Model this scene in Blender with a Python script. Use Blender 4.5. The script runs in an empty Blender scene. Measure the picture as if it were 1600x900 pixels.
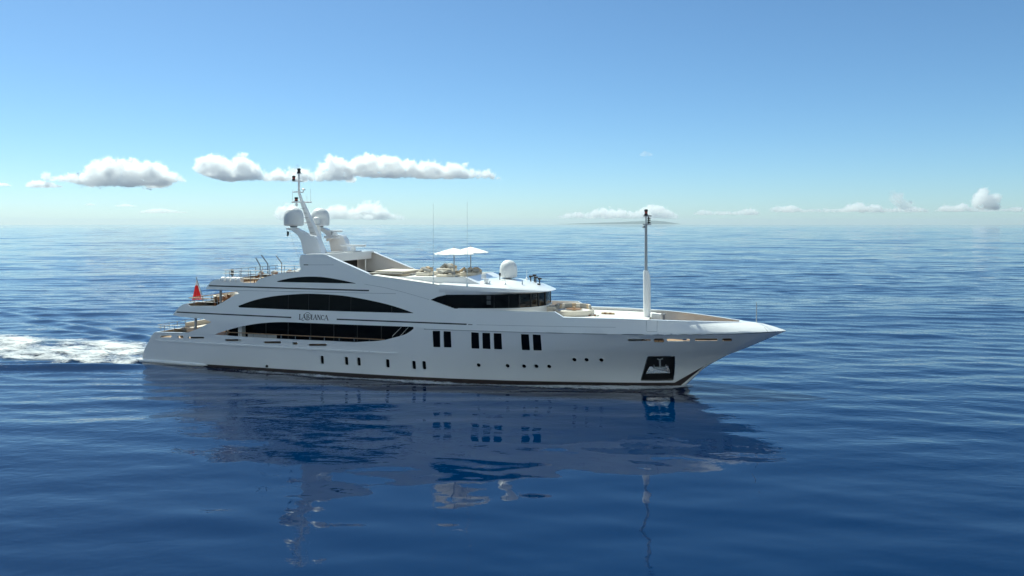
import bpy, bmesh, math, random
import numpy as np
from mathutils import Vector, Matrix, geometry, noise
random.seed(7)
R = math.radians
SC = bpy.context.scene
COL = SC.collection

# ------------------------------------------------------------------ camera, sky, sun, exposure
F_PX, CAM_H, THETA, LWL = 1244.0, 12.0, R(17.0), 46.0
cam_d = bpy.data.cameras.new("camera")
cam = bpy.data.objects.new("camera", cam_d)
COL.objects.link(cam)
cam.location = (0, 0, CAM_H)
cam.rotation_euler = (R(90), 0, 0)
cam_d.sensor_width = 36.0
cam_d.lens = F_PX / 1600 * 36.0
cam_d.shift_y = -100.0 / 1600
cam_d.clip_start = 0.5
cam_d.clip_end = 200000
SC.camera = cam

SUN_EL, SUN_AZ = R(54), R(-40)          # azimuth from the view axis (+Y), negative = left
SC.view_settings.view_transform = 'Standard'
SC.view_settings.look = 'None'
SC.view_settings.gamma = 1
SC.view_settings.exposure = 0.46
SC.view_settings.use_white_balance = True
SC.view_settings.white_balance_temperature = 6400
SC.view_settings.white_balance_tint = -7
world = bpy.data.worlds.new("World")
SC.world = world
world.use_nodes = True
wn = world.node_tree
for n in list(wn.nodes):
    wn.nodes.remove(n)
w_out = wn.nodes.new('ShaderNodeOutputWorld')
w_bg = wn.nodes.new('ShaderNodeBackground')
w_sky = wn.nodes.new('ShaderNodeTexSky')
w_sky.sky_type = 'NISHITA'
w_sky.sun_disc = False
w_sky.sun_elevation = SUN_EL
w_sky.sun_rotation = SUN_AZ
w_sky.altitude = 500
w_sky.air_density = 0.8
w_sky.dust_density = 0.5
w_sky.ozone_density = 8
w_bg.inputs['Strength'].default_value = 0.097
wn.links.new(w_sky.outputs[0], w_bg.inputs['Color'])
wn.links.new(w_bg.outputs[0], w_out.inputs['Surface'])

sun_d = bpy.data.lights.new("sun", 'SUN')
sun = bpy.data.objects.new("sun", sun_d)
COL.objects.link(sun)
sun_d.energy = 5.0
sun_d.angle = R(0.5)
sun_d.color = (1.0, 0.95, 0.88)
sdir = Vector((math.sin(SUN_AZ) * math.cos(SUN_EL), math.cos(SUN_AZ) * math.cos(SUN_EL), math.sin(SUN_EL)))
sun.rotation_euler = (-sdir).to_track_quat('-Z', 'Y').to_euler()
sun.location = sdir * 500

SC.cycles.use_denoising = True
SC.cycles.max_bounces = 72
SC.cycles.volume_bounces = 64
SC.cycles.diffuse_bounces = 4
SC.cycles.glossy_bounces = 5
SC.cycles.transparent_max_bounces = 96
SC.cycles.caustics_reflective = False
SC.cycles.caustics_refractive = False
SC.cycles.sample_clamp_indirect = 6

# ------------------------------------------------------------------ frames: yacht local axes x forward, y port, z up
CT, ST = math.cos(THETA), math.sin(THETA)
dB = CAM_H * F_PX / 253.0
ORG = np.array([270 / 253 * CAM_H, dB]) - LWL * np.array([CT, -ST])
M_BOAT = Matrix.Translation((ORG[0], ORG[1], 0)) @ Matrix.Rotation(-THETA, 4, 'Z')
M_INV = M_BOAT.inverted()
CAM_L = M_INV @ Vector((0, 0, CAM_H))

def _ray(px, py):
    w = Vector(((px - 800) / F_PX, 1.0, -(py - 350) / F_PX))
    return M_INV.to_3x3() @ w

def at(px, py, Y):
    """point of the yacht seen at a photo pixel, Y metres to starboard of the keel line"""
    e = _ray(px, py)
    t = (-Y - CAM_L.y) / e.y
    return CAM_L + e * t

def atz(px, py, Z):
    e = _ray(px, py)
    return CAM_L + e * ((Z - CAM_L.z) / e.z)

def lerp(tab, x):
    return float(np.interp(x, [a for a, _ in tab], [b for _, b in tab]))

# --- half-breadth of the yacht's side
T_WL = [(-2, 0), (0, 0), (1, .32), (3.2, 1.02), (7.8, 2.1), (12.5, 3.05), (17, 3.6), (21, 3.9), (28, 4.0), (40, 3.9), (46, 3.6), (60, 3.6)]
T_K1 = [(-2, 0), (0, 0), (.5, .42), (1, .78), (3, 1.85), (6, 2.95), (9, 3.62), (13, 4.12), (17, 4.33), (23, 4.45), (38, 4.45), (47, 4.25), (53, 4.0), (60, 4.0)]
def smooth_tab(tab):
    xs = np.array([a for a, _ in tab]); ys = np.array([b for _, b in tab])
    g = np.linspace(-2, 60, 1241)
    v = np.interp(g, xs, ys)
    k = np.hanning(41); k /= k.sum()
    vs = np.convolve(np.pad(v, 20, mode='edge'), k, 'valid')
    wgt = np.clip((g - 0.3) / 2.0, 0, 1)
    vs = v * (1 - wgt) + vs * wgt
    return g, vs
G_WL, G_K1 = smooth_tab(T_WL), smooth_tab(T_K1)
_nose = [at(x, y, 0) for x, y in ((1229, 517), (1220, 513.6), (1209, 510), (1191, 505.2), (1178, 503.4))]
_stem = [at(x, y, 0) for x, y in ((1191, 533), (1165, 544), (1137.8, 554.2), (1111, 568.4), (1098.7, 576.4), (1072, 597.8))]
Z_TIP = _nose[0].z
S_TAB = sorted([(-2.0, 44.6), (0.0, 46.0)] + [(p.z, p.x) for p in _stem if p.z > .35] + [(Z_TIP, _nose[0].x)])
N_TAB = sorted([(p.z, p.x) for p in _nose] + [(_nose[-1].z + .3, _nose[-1].x - 1.0), (12, _nose[-1].x - 2)])
def xstem(z):
    return lerp(S_TAB, z) if z <= Z_TIP else lerp(N_TAB, z)
K1_TAB = [(0, 4.0), (26, 4.05), (35, 4.12), (44, 4.2), (50, 4.27), (53.2, Z_TIP)]
def zk1(X): return lerp(K1_TAB, X)
def zk2(X): return 2.78
def yh(X, Z):
    k1 = zk1(X)
    d = xstem(Z) - X
    if Z <= k1:
        t = max(0.0, Z) / k1
        t2 = 2.78 / k1
        w = t / t2 * 0.70 if t < t2 else 0.70 + (t - t2) / (1 - t2) * 0.30
        a = float(np.interp(d, *G_WL)); b = float(np.interp(d, *G_K1))
        return max(0.0, a * (1 - w) + b * w)
    k = min(1, max(0, (X - 43.0) / 8.0)); k = k * k * (3 - 2 * k)
    de = (53.13 - X) * (1 - k) + d * k
    b = float(np.interp(de, *G_K1))
    up = Z - k1
    fw = min(1, max(0, (X - 34) / 10)) * min(1, max(0.15, (53.1 - X) / 6))
    return max(0.0, b - up * (0.045 + 0.11 * fw) - 0.02 * max(0, Z - 7.2))

def P(px, py, off=0.0):
    """(X, Z) on the yacht's side skin seen at a photo pixel"""
    Y = 4.2
    for _ in range(25):
        p = at(px, py, Y)
        Y += 0.6 * (yh(p.x, p.z) + off - Y)
    return (p.x, p.z)
def PL(pts): return [P(*p) for p in pts]

# ------------------------------------------------------------------ materials
def mat(name, col, rough=0.5, metal=0.0, coat=0.0, var=0.0, vscale=3.0, bump=0.0, bscale=40.0, spec=0.5):
    m = bpy.data.materials.new(name); m.use_nodes = True
    nt = m.node_tree; b = nt.nodes['Principled BSDF']
    b.inputs['Base Color'].default_value = (*col, 1)
    b.inputs['Roughness'].default_value = rough
    b.inputs['Metallic'].default_value = metal
    b.inputs['Coat Weight'].default_value = coat
    b.inputs['Coat Roughness'].default_value = 0.06
    b.inputs['Specular IOR Level'].default_value = spec
    if var or bump:
        tc = nt.nodes.new('ShaderNodeTexCoord')
        nz = nt.nodes.new('ShaderNodeTexNoise'); nz.inputs['Scale'].default_value = vscale; nz.inputs['Detail'].default_value = 5
        nt.links.new(tc.outputs['Object'], nz.inputs['Vector'])
        if var:
            mx = nt.nodes.new('ShaderNodeMix'); mx.data_type = 'RGBA'
            mx.inputs[6].default_value = (*[c * (1 - var) for c in col], 1)
            mx.inputs[7].default_value = (*[min(1, c * (1 + var)) for c in col], 1)
            nt.links.new(nz.outputs['Fac'], mx.inputs[0])
            nt.links.new(mx.outputs[2], b.inputs['Base Color'])
        if bump:
            n2 = nt.nodes.new('ShaderNodeTexNoise'); n2.inputs['Scale'].default_value = bscale
            nt.links.new(tc.outputs['Object'], n2.inputs['Vector'])
            bp = nt.nodes.new('ShaderNodeBump'); bp.inputs['Strength'].default_value = bump; bp.inputs['Distance'].default_value = 0.02
            nt.links.new(n2.outputs['Fac'], bp.inputs['Height'])
            nt.links.new(bp.outputs['Normal'], b.inputs['Normal'])
    return m

def teak_mat(name, col, plank=0.09):
    m = mat(name, col, 0.65, var=0.22, vscale=2.5)
    nt = m.node_tree; b = nt.nodes['Principled BSDF']
    tc = nt.nodes.new('ShaderNodeTexCoord')
    wv = nt.nodes.new('ShaderNodeTexWave'); wv.wave_type = 'BANDS'; wv.bands_direction = 'Y'
    wv.inputs['Scale'].default_value = 0.314 / plank
    nt.links.new(tc.outputs['Object'], wv.inputs['Vector'])
    rp = nt.nodes.new('ShaderNodeValToRGB'); rp.color_ramp.elements[0].position = 0.0; rp.color_ramp.elements[0].color = (.25, .25, .25, 1)
    rp.color_ramp.elements[1].position = 0.12; rp.color_ramp.elements[1].color = (1, 1, 1, 1)
    nt.links.new(wv.outputs['Fac'], rp.inputs[0])
    mx = nt.nodes.new('ShaderNodeMix'); mx.data_type = 'RGBA'; mx.blend_type = 'MULTIPLY'; mx.inputs[0].default_value = 1
    old = b.inputs['Base Color'].links[0].from_socket
    nt.links.new(old, mx.inputs[6]); nt.links.new(rp.outputs[0], mx.inputs[7])
    nt.links.new(mx.outputs[2], b.inputs['Base Color'])
    return m

WHITE = mat("white_gloss_paint", (.82, .825, .83), 0.28, coat=0.6, var=0.02, vscale=0.35, bump=.5, bscale=.7)
WDECK = mat("white_deck_paint", (.74, .73, .70), 0.6, var=0.05, vscale=1.5)
GREYP = mat("grey_mast_paint", (.36, .38, .40), 0.35, coat=.3)
DOME = mat("radome_white", (.72, .73, .73), 0.45, var=0.03, vscale=2)
RAILM = mat("brushed_rail_steel", (.30, .31, .33), 0.4, metal=.6)
TEAK = teak_mat("teak_planks", (.36, .23, .13))
WOOD = mat("varnished_teak", (.30, .15, .06), 0.3, coat=.4, var=0.2, vscale=6)
RAILW = mat("rail_teak", (.33, .20, .11), 0.35, coat=.3, var=0.2, vscale=5)
GLASS = mat("dark_tinted_glass", (.004, .005, .007), 0.04, spec=0.1)
NAVY = mat("navy_paint", (.008, .010, .018), 0.3, coat=.4)
STEEL = mat("polished_steel", (.62, .63, .65), 0.22, metal=1.0)
DARK = mat("black_rubber", (.012, .012, .014), 0.5)
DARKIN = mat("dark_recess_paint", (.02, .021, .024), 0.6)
BOOT = mat("brown_boot_top", (.045, .032, .03), 0.45, var=.25, vscale=2)
CUSH = mat("cream_cushion", (.68, .62, .53), 0.85, var=.06, vscale=3, bump=.4, bscale=60)
SAND = mat("sand_cushion", (.50, .38, .25), 0.85, var=.15, vscale=3, bump=.4, bscale=60)
WICK = mat("brown_wicker", (.24, .115, .05), 0.6, var=.35, vscale=14, bump=.6, bscale=70)
GREYC = mat("grey_cushion", (.33, .32, .30), 0.85, var=.1, vscale=4)
CANVAS = mat("white_canvas", (.82, .81, .78), 0.8, var=.02, vscale=2)
RED = mat("red_bunting", (.72, .02, .03), 0.75, var=.12, vscale=4)
REDL = mat("red_lens", (.35, .04, .02), 0.3, coat=.5)
SEAM = mat("panel_seam", (.22, .24, .27), 0.6)
FOAMW = mat("white_flag_cloth", (.78, .78, .78), 0.8)

def window_glass():
    m = bpy.data.materials.new("wheelhouse_glass"); m.use_nodes = True
    nt = m.node_tree
    for n in list(nt.nodes): nt.nodes.remove(n)
    o = nt.nodes.new('ShaderNodeOutputMaterial'); mx = nt.nodes.new('ShaderNodeMixShader')
    t = nt.nodes.new('ShaderNodeBsdfTransparent'); t.inputs[0].default_value = (.40, .43, .45, 1)
    g = nt.nodes.new('ShaderNodeBsdfGlossy'); g.inputs['Roughness'].default_value = 0.02
    fr = nt.nodes.new('ShaderNodeFresnel'); fr.inputs['IOR'].default_value = 1.5
    nt.links.new(fr.outputs[0], mx.inputs[0]); nt.links.new(t.outputs[0], mx.inputs[1]); nt.links.new(g.outputs[0], mx.inputs[2])
    nt.links.new(mx.outputs[0], o.inputs['Surface'])
    return m
CLEARG = window_glass()

# ------------------------------------------------------------------ mesh building helpers
class MB:
    def __init__(s): s.v = []; s.f = []; s.flat = set()
    def add(s, vs, fs):
        o = len(s.v); s.v += [tuple(v) for v in vs]; s.f += [tuple(i + o for i in f) for f in fs]
        return s
    def box(s, c, d, rz=0.0, bev=0.0, taper=1.0):
        x, y, z = d[0] / 2, d[1] / 2, d[2] / 2
        b = min(bev, x * .95, y * .95, z * .95)
        bm = bmesh.new()
        bmesh.ops.create_cube(bm, size=1)
        for v in bm.verts:
            k = taper if v.co.z > 0 else 1
            v.co = Vector((v.co.x * d[0] * k, v.co.y * d[1] * k, v.co.z * d[2]))
        if b > 0: bmesh.ops.bevel(bm, geom=bm.edges[:], offset=b, segments=2, affect='EDGES', profile=.5)
        m = Matrix.Translation(c) @ Matrix.Rotation(rz, 4, 'Z')
        bm.transform(m); bm.verts.index_update()
        s.add([v.co for v in bm.verts], [[v.index for v in f.verts] for f in bm.faces]); bm.free()
        return s
    def tube(s, pts, r, n=8, cap=True):
        pts = [Vector(p) for p in pts]
        rr = r if isinstance(r, (list, tuple)) else [r] * len(pts)
        base = len(s.v); up = Vector((0, 0, 1))
        for i, p in enumerate(pts):
            a = pts[max(i - 1, 0)]; b = pts[min(i + 1, len(pts) - 1)]
            t = (b - a).normalized()
            u = t.cross(up)
            if u.length < .05: u = t.cross(Vector((1, 0, 0)))
            u.normalize(); w = u.cross(t)
            for k in range(n):
                q = 2 * math.pi * k / n
                s.v.append(tuple(p + (u * math.cos(q) + w * math.sin(q)) * rr[i]))
        for i in range(len(pts) - 1):
            for k in range(n):
                a = base + i * n + k; b = base + i * n + (k + 1) % n
                s.f.append((a, b, b + n, a + n))
        if cap:
            s.f.append(tuple(base + k for k in range(n))[::-1])
            s.f.append(tuple(base + (len(pts) - 1) * n + k for k in range(n)))
        return s
    def lathe(s, prof, c=(0, 0, 0), n=24, sx=1.0, sy=1.0):
        base = len(s.v)
        for r, z in prof:
            for k in range(n):
                q = 2 * math.pi * k / n
                s.v.append((c[0] + r * math.cos(q) * sx, c[1] + r * math.sin(q) * sy, c[2] + z))
        for i in range(len(prof) - 1):
            for k in range(n):
                a = base + i * n + k; b = base + i * n + (k + 1) % n
                s.f.append((a, b, b + n, a + n))
        s.f.append(tuple(base + k for k in range(n))[::-1])
        s.f.append(tuple(base + (len(prof) - 1) * n + k for k in range(n)))
        return s
    def grid(s, rows):
        base = len(s.v); n = len(rows[0])
        for r in rows: s.v += [tuple(p) for p in r]
        for i in range(len(rows) - 1):
            for k in range(n - 1):
                a = base + i * n + k
                s.f.append((a, a + 1, a + 1 + n, a + n))
        return s
    def prism(s, poly, z0, z1):
        n = len(poly)
        s.add([(x, y, z0) for x, y in poly] + [(x, y, z1) for x, y in poly],
              [tuple(range(n))[::-1], tuple(range(n, 2 * n))] + [(i, (i + 1) % n, (i + 1) % n + n, i + n) for i in range(n)])
        return s
    def islands(s):
        par = list(range(len(s.v)))
        def find(i):
            while par[i] != i: par[i] = par[par[i]]; i = par[i]
            return i
        for f in s.f:
            for i in f[1:]: par[find(i)] = find(f[0])
        d = {}
        for f in s.f: d.setdefault(find(f[0]), []).append(f)
        return [s.sub(fs) for fs in d.values()]
    def sub(s, fs):
        g = MB(); mp = {}
        for f in fs:
            for i in f:
                if i not in mp: mp[i] = len(g.v); g.v.append(s.v[i])
            g.f.append(tuple(mp[i] for i in f))
        return g
    def halves(s):
        A = [f for f in s.f if all(s.v[i][1] < -1e-4 for i in f)]
        B_ = [f for f in s.f if all(s.v[i][1] > 1e-4 for i in f)]
        if not A or not B_ or len(A) + len(B_) < len(s.f): return [s]
        ya = sum(abs(s.v[f[0]][1]) for f in A) / len(A); yb = sum(abs(s.v[f[0]][1]) for f in B_) / len(B_)
        if len(A) != len(B_) or abs(ya - yb) > .02: return [s]
        return [s.sub(A), s.sub(B_)]
    def build(s, name, m, parent=None, base=(0, 0, 0), smooth=30, sharp=None, each=False, weld=False):
        """one mesh object; a mirrored pair becomes two objects, each=True makes every loose piece an object"""
        if each or (parent is not None and not weld and s.v):
            groups = s.islands() if each else s.halves()
            if len(groups) > 1:
                first = None
                for g in groups:
                    o = g.build(name, m, parent, base, smooth, None, False, True)
                    first = first or o
                return first
        if name in ('cushion', 'pillow', 'bolster'): smooth = 85
        me = bpy.data.meshes.new(name)
        b = Vector(base)
        me.from_pydata([tuple(Vector(v) - b) for v in s.v], [], s.f)
        me.materials.append(m)
        bm = bmesh.new(); bm.from_mesh(me)
        if weld == 'seam': bmesh.ops.remove_doubles(bm, verts=[v for v in bm.verts if abs(v.co.y) < 1e-4], dist=2e-3)
        bmesh.ops.recalc_face_normals(bm, faces=bm.faces[:])
        for f in bm.faces: f.smooth = smooth is not None
        if smooth is not None:
            lim = R(smooth)
            for e in bm.edges:
                if len(e.link_faces) == 2 and e.calc_face_angle(0) > lim: e.smooth = False
            if sharp:
                key = lambda c: (round(c[0], 3), round(c[1], 3), round(c[2], 3))
                sk = {frozenset((key(s.v[i]), key(s.v[j]))) for i, j in sharp}
                for e in bm.edges:
                    if frozenset((key(e.verts[0].co), key(e.verts[1].co))) in sk: e.smooth = False
        bm.to_mesh(me); bm.free()
        o = bpy.data.objects.new(name, me)
        COL.objects.link(o)
        if parent is not None: o.parent = parent
        return o

def tag(o, label=None, cat=None, group=None, kind=None):
    if label: o['label'] = label
    if cat: o['category'] = cat
    if group: o['group'] = group
    if kind: o['kind'] = kind
    return o

def thing(name, label, cat, base, rz=0.0, group=None):
    """Empty standing on the yacht at a local point"""
    o = bpy.data.objects.new(name, None); COL.objects.link(o)
    o.empty_display_size = .3
    o.matrix_world = M_BOAT @ Matrix.Translation(base) @ Matrix.Rotation(rz, 4, 'Z')
    return tag(o, label, cat, group)

def pip(p, poly):
    x, y = p; c = False; n = len(poly)
    for i in range(n):
        x1, y1 = poly[i]; x2, y2 = poly[i - 1]
        if (y1 > y) != (y2 > y) and x < (x2 - x1) * (y - y1) / (y2 - y1) + x1: c = not c
    return c

def resample(poly, step=.4, closed=True):
    out = []; n = len(poly)
    for i in range(n if closed else n - 1):
        a = Vector(poly[i]); b = Vector(poly[(i + 1) % n]); L = (b - a).length
        k = max(1, int(math.ceil(L / step)))
        for j in range(k): out.append(tuple(a + (b - a) * (j / k)))
    if not closed: out.append(tuple(poly[-1]))
    return out

def arc(pts, step=.3):
    """Catmull-Rom through the points"""
    out = []
    for i in range(len(pts) - 1):
        p0 = Vector(pts[max(i - 1, 0)]); p1 = Vector(pts[i]); p2 = Vector(pts[i + 1]); p3 = Vector(pts[min(i + 2, len(pts) - 1)])
        k = max(2, int((p2 - p1).length / step))
        for j in range(k):
            t = j / k
            out.append(tuple(0.5 * ((2 * p1) + (p2 - p0) * t + (2 * p0 - 5 * p1 + 4 * p2 - p3) * t * t + (3 * p1 - p0 - 3 * p2 + p3) * t ** 3)))
    out.append(tuple(pts[-1]))
    return out

def rounded(poly, r, n=4):
    out = []; m = len(poly)
    for i in range(m):
        a, b, c = Vector(poly[i - 1]), Vector(poly[i]), Vector(poly[(i + 1) % m])
        u = (a - b); v = (c - b); k = min(r, u.length * .48, v.length * .48)
        p = b + u.normalized() * k; q = b + v.normalized() * k
        for j in range(n + 1):
            t = j / n
            out.append(tuple((1 - t) ** 2 * p + 2 * t * (1 - t) * b + t * t * q))
    return out

def skin_tris(outer, holes, creases, step, extra=()):
    vs = []; es = []; cr = []
    def loop(poly):
        o = len(vs); vs.extend(Vector(p) for p in poly); n = len(poly)
        es.extend((o + i, o + (i + 1) % n) for i in range(n))
    loop(outer)
    for h in holes: loop(h)
    for c in creases:
        o = len(vs); vs.extend(Vector(p) for p in c)
        for i in range(len(c) - 1):
            cr.append(len(es)); es.append((o + i, o + i + 1))
    xs = [p[0] for p in outer]; zs = [p[1] for p in outer]
    j = 0
    x = min(xs)
    while x < max(xs):
        z = min(zs) + (step * .5 if j % 2 else 0)
        while z < max(zs):
            if pip((x, z), outer): vs.append(Vector((x, z)))
            z += step
        x += step; j += 1
    vs.extend(Vector(p) for p in extra if pip(p, outer) and not any(pip(p, h) for h in holes))
    V, E, F, _, OE, _ = geometry.delaunay_2d_cdt(vs, es, [], 0, 1e-5)
    crs = set(cr); sharp = [tuple(E[i]) for i, o in enumerate(OE) if any(k in crs for k in o)]
    T = []
    for f in F:
        cx = sum(V[i][0] for i in f) / len(f); cz = sum(V[i][1] for i in f) / len(f)
        if pip((cx, cz), outer) and not any(pip((cx, cz), h) for h in holes): T.append(tuple(f))
    return V, T, sharp

def skin(name, outer, holes, m, parent, thick=.12, off=0.0, creases=(), step=.45, sides=(1, -1), surf=None, extra=()):
    """a shell that follows the yacht's side: one mesh for both sides"""
    surf = surf or yh
    V, T, sharp = skin_tris(outer, holes, creases, step, extra)
    mb = MB(); shp = []
    cnt = {}
    for t in T:
        for i in range(3):
            e = (t[i], t[(i + 1) % 3]); k = tuple(sorted(e)); cnt.setdefault(k, []).append(e)
    rim = [v[0] for v in cnt.values() if len(v) == 1]
    for sgn in sides:
        o = len(mb.v)
        Ys = [0.0 if p[0] > xstem(p[1]) - .02 and p[1] < Z_TIP else surf(p[0], p[1]) for p in V]
        A = [(p[0], -sgn * (y + off if y > 0.002 else 0), p[1]) for p, y in zip(V, Ys)]
        if thick > 0:
            Bv = [(p[0], -sgn * max(0.0, y + off - thick), p[1]) for p, y in zip(V, Ys)]
            n = len(A)
            fs = list(T) + [tuple(i + n for i in t[::-1]) for t in T] + [(a, b, b + n, a + n) for a, b in rim]
            mb.add(A + Bv, fs)
        else:
            mb.add(A, T)
        shp += [(a + o, b + o) for a, b in sharp]
    return mb.build(name, m, parent, sharp=shp, smooth=28, weld='seam' if thick > 0 else False)

def strip(name, line, w, off, m, parent, sides=(1, -1), th=.02):
    """a raised strip of height w along a line of (X, Z) points on the side"""
    mb = MB()
    line = resample(line, .35, False)
    for sgn in sides:
        rows = []
        for X, Z in line:
            def q(z, o): return (X, -sgn * (yh(X, z) + o), z)
            rows.append([q(Z - w / 2, off - th), q(Z - w / 2, off), q(Z + w / 2, off), q(Z + w / 2, off - th)])
        mb.grid(rows)
    return mb.build(name, m, parent)

def deck(name, X0, X1, z, inset, th, m, parent, n=40, half=None):
    mb = MB(); A = []; Bp = []
    for i in range(n + 1):
        X = X0 + (X1 - X0) * i / n
        y = (half(X) if half else yh(X, z)) - inset
        y = max(y, .02)
        A.append((X, -y)); Bp.append((X, y))
    mb.prism(A + Bp[::-1], z - th, z)
    return mb.build(name, m, parent)

def rails(name, path, heights, m_rail, m_post, parent, post_step=1.5, r=.022, cap=None):
    """railing along a local deck-edge path (base points): posts and rails"""
    path = [Vector(p) for p in path]
    L = [0]
    for a, b in zip(path, path[1:]): L.append(L[-1] + (b - a).length)
    k = max(1, round(L[-1] / post_step))
    hmax = max(heights); o = None
    for h in sorted(heights, reverse=True):
        t = MB().tube([p + Vector((0, 0, h)) for p in path], r * (1.7 if h == hmax and cap else 1), 8)
        q = t.build(name if h == hmax else 'lower_rail', cap if (h == hmax and cap) else m_rail, parent if h == hmax else o, weld=True)
        o = o or q
    for i in range(k + 1):
        d = L[-1] * i / k
        j = max(0, min(len(path) - 2, int(np.searchsorted(L, d)) - 1))
        t = (d - L[j]) / max(1e-6, L[j + 1] - L[j])
        p = path[j].lerp(path[j + 1], t)
        MB().tube([p, p + Vector((0, 0, hmax))], r * 1.1, 6).build('post', m_post, o, weld=True)
    return o

# ------------------------------------------------------------------ sea
def sea_material():
    m = bpy.data.materials.new("sea_water"); m.use_nodes = True
    nt = m.node_tree; b = nt.nodes['Principled BSDF']
    b.inputs['Base Color'].default_value = (.0, .0135, .054, 1)
    b.inputs['Roughness'].default_value = 0.02
    b.inputs['IOR'].default_value = 1.333
    b.inputs['Specular IOR Level'].default_value = 0.5
    tc = nt.nodes.new('ShaderNodeTexCoord')
    def layer(scale, stretch, rot, height, detail=2.0, rough=.5, dist=0.0):
        mp = nt.nodes.new('ShaderNodeMapping')
        mp.inputs['Rotation'].default_value = (0, 0, rot)
        mp.inputs['Scale'].default_value = (stretch, 1, 1)
        nt.links.new(tc.outputs['Object'], mp.inputs['Vector'])
        nz = nt.nodes.new('ShaderNodeTexNoise'); nz.inputs['Scale'].default_value = scale
        nz.inputs['Detail'].default_value = detail; nz.inputs['Roughness'].default_value = rough; nz.inputs['Distortion'].default_value = dist
        nt.links.new(mp.outputs[0], nz.inputs['Vector'])
        mu = nt.nodes.new('ShaderNodeMath'); mu.operation = 'MULTIPLY_ADD'; mu.inputs[1].default_value = height; mu.inputs[2].default_value = -.5 * height
        nt.links.new(nz.outputs['Fac'], mu.inputs[0])
        return mu.outputs[0]
    ls = [layer(1.5, .55, R(-18), .030, 2.0, dist=.5), layer(4.0, .7, R(14), .009, 2.0)]
    def total(l):
        a = l[0]
        for q in l[1:]:
            ad = nt.nodes.new('ShaderNodeMath'); ad.operation = 'ADD'
            nt.links.new(a, ad.inputs[0]); nt.links.new(q, ad.inputs[1]); a = ad.outputs[0]
        return a
    mp = nt.nodes.new('ShaderNodeMapping'); mp.vector_type = 'TEXTURE'
    mp.inputs['Location'].default_value = (2, 34, 0); mp.inputs['Scale'].default_value = (56, 42, 40)
    nt.links.new(tc.outputs['Object'], mp.inputs['Vector'])
    wob = nt.nodes.new('ShaderNodeTexNoise'); wob.inputs['Scale'].default_value = .05
    nt.links.new(tc.outputs['Object'], wob.inputs['Vector'])
    gr = nt.nodes.new('ShaderNodeTexGradient'); gr.gradient_type = 'QUADRATIC_SPHERE'
    nt.links.new(mp.outputs[0], gr.inputs['Vector'])
    sm = nt.nodes.new('ShaderNodeMath'); sm.operation = 'MULTIPLY_ADD'; sm.inputs[1].default_value = -1.3
    nt.links.new(gr.outputs['Fac'], sm.inputs[0]); nt.links.new(wob.outputs['Fac'], sm.inputs[2])
    outs = []
    for l, lo, hi in ((ls, .07, 1.3),):
        cl = nt.nodes.new('ShaderNodeMapRange'); cl.inputs['From Min'].default_value = -.45; cl.inputs['From Max'].default_value = .55
        cl.inputs['To Min'].default_value = lo; cl.inputs['To Max'].default_value = hi
        nt.links.new(sm.outputs[0], cl.inputs['Value'])
        am = nt.nodes.new('ShaderNodeMath'); am.operation = 'MULTIPLY'
        nt.links.new(total(l), am.inputs[0]); nt.links.new(cl.outputs[0], am.inputs[1]); outs.append(am.outputs[0])
    atr = nt.nodes.new('ShaderNodeAttribute'); atr.attribute_name = 'fine'
    far = nt.nodes.new('ShaderNodeMath'); far.operation = 'MULTIPLY'
    nt.links.new(total([layer(.06, .4, R(12), .8, 1.0), layer(.22, .4, R(-10), .32, 2.0)]), far.inputs[0]); nt.links.new(atr.outputs['Fac'], far.inputs[1])
    acc = total([outs[0], far.outputs[0]])
    bp = nt.nodes.new('ShaderNodeBump'); bp.inputs['Strength'].default_value = 1.0; bp.inputs['Distance'].default_value = 1.0
    nt.links.new(acc, bp.inputs['Height']); nt.links.new(bp.outputs['Normal'], b.inputs['Normal'])
    return m
SEA = sea_material()
_rw = np.random.RandomState(11)
NW = 120
_lam = np.exp(_rw.uniform(math.log(.9), math.log(20), NW))
_dir = R(8) + _rw.normal(0, R(22), NW)
_w = np.exp(-((np.log(_lam) - math.log(3.6)) / .95) ** 2)
_slope = _w * _rw.rayleigh(.8, NW); _slope *= .058 / math.sqrt((_slope ** 2).sum() / 2)
NL = 30
_lam = np.concatenate([_lam, np.exp(_rw.uniform(math.log(20), math.log(75), NL))])
_dir = np.concatenate([_dir, R(6) + _rw.normal(0, R(20), NL)])
_sl = _rw.rayleigh(.8, NL); _slope = np.concatenate([_slope, _sl * .017 / math.sqrt((_sl ** 2).sum() / 2)])
NW += NL
_kx, _ky = 2 * np.pi / _lam * np.sin(_dir), 2 * np.pi / _lam * np.cos(_dir)
_ph = _rw.uniform(0, 2 * np.pi, NW)
def wave_missing(sp):
    g2 = np.zeros_like(sp); t = 0
    for i in range(NW):
        g2 += (_slope[i] * np.clip(_lam[i] / (2.5 * sp) - 1, 0, 1)) ** 2; t += _slope[i] ** 2
    return np.sqrt(np.clip(1 - g2 / t, 0, 1))
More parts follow.
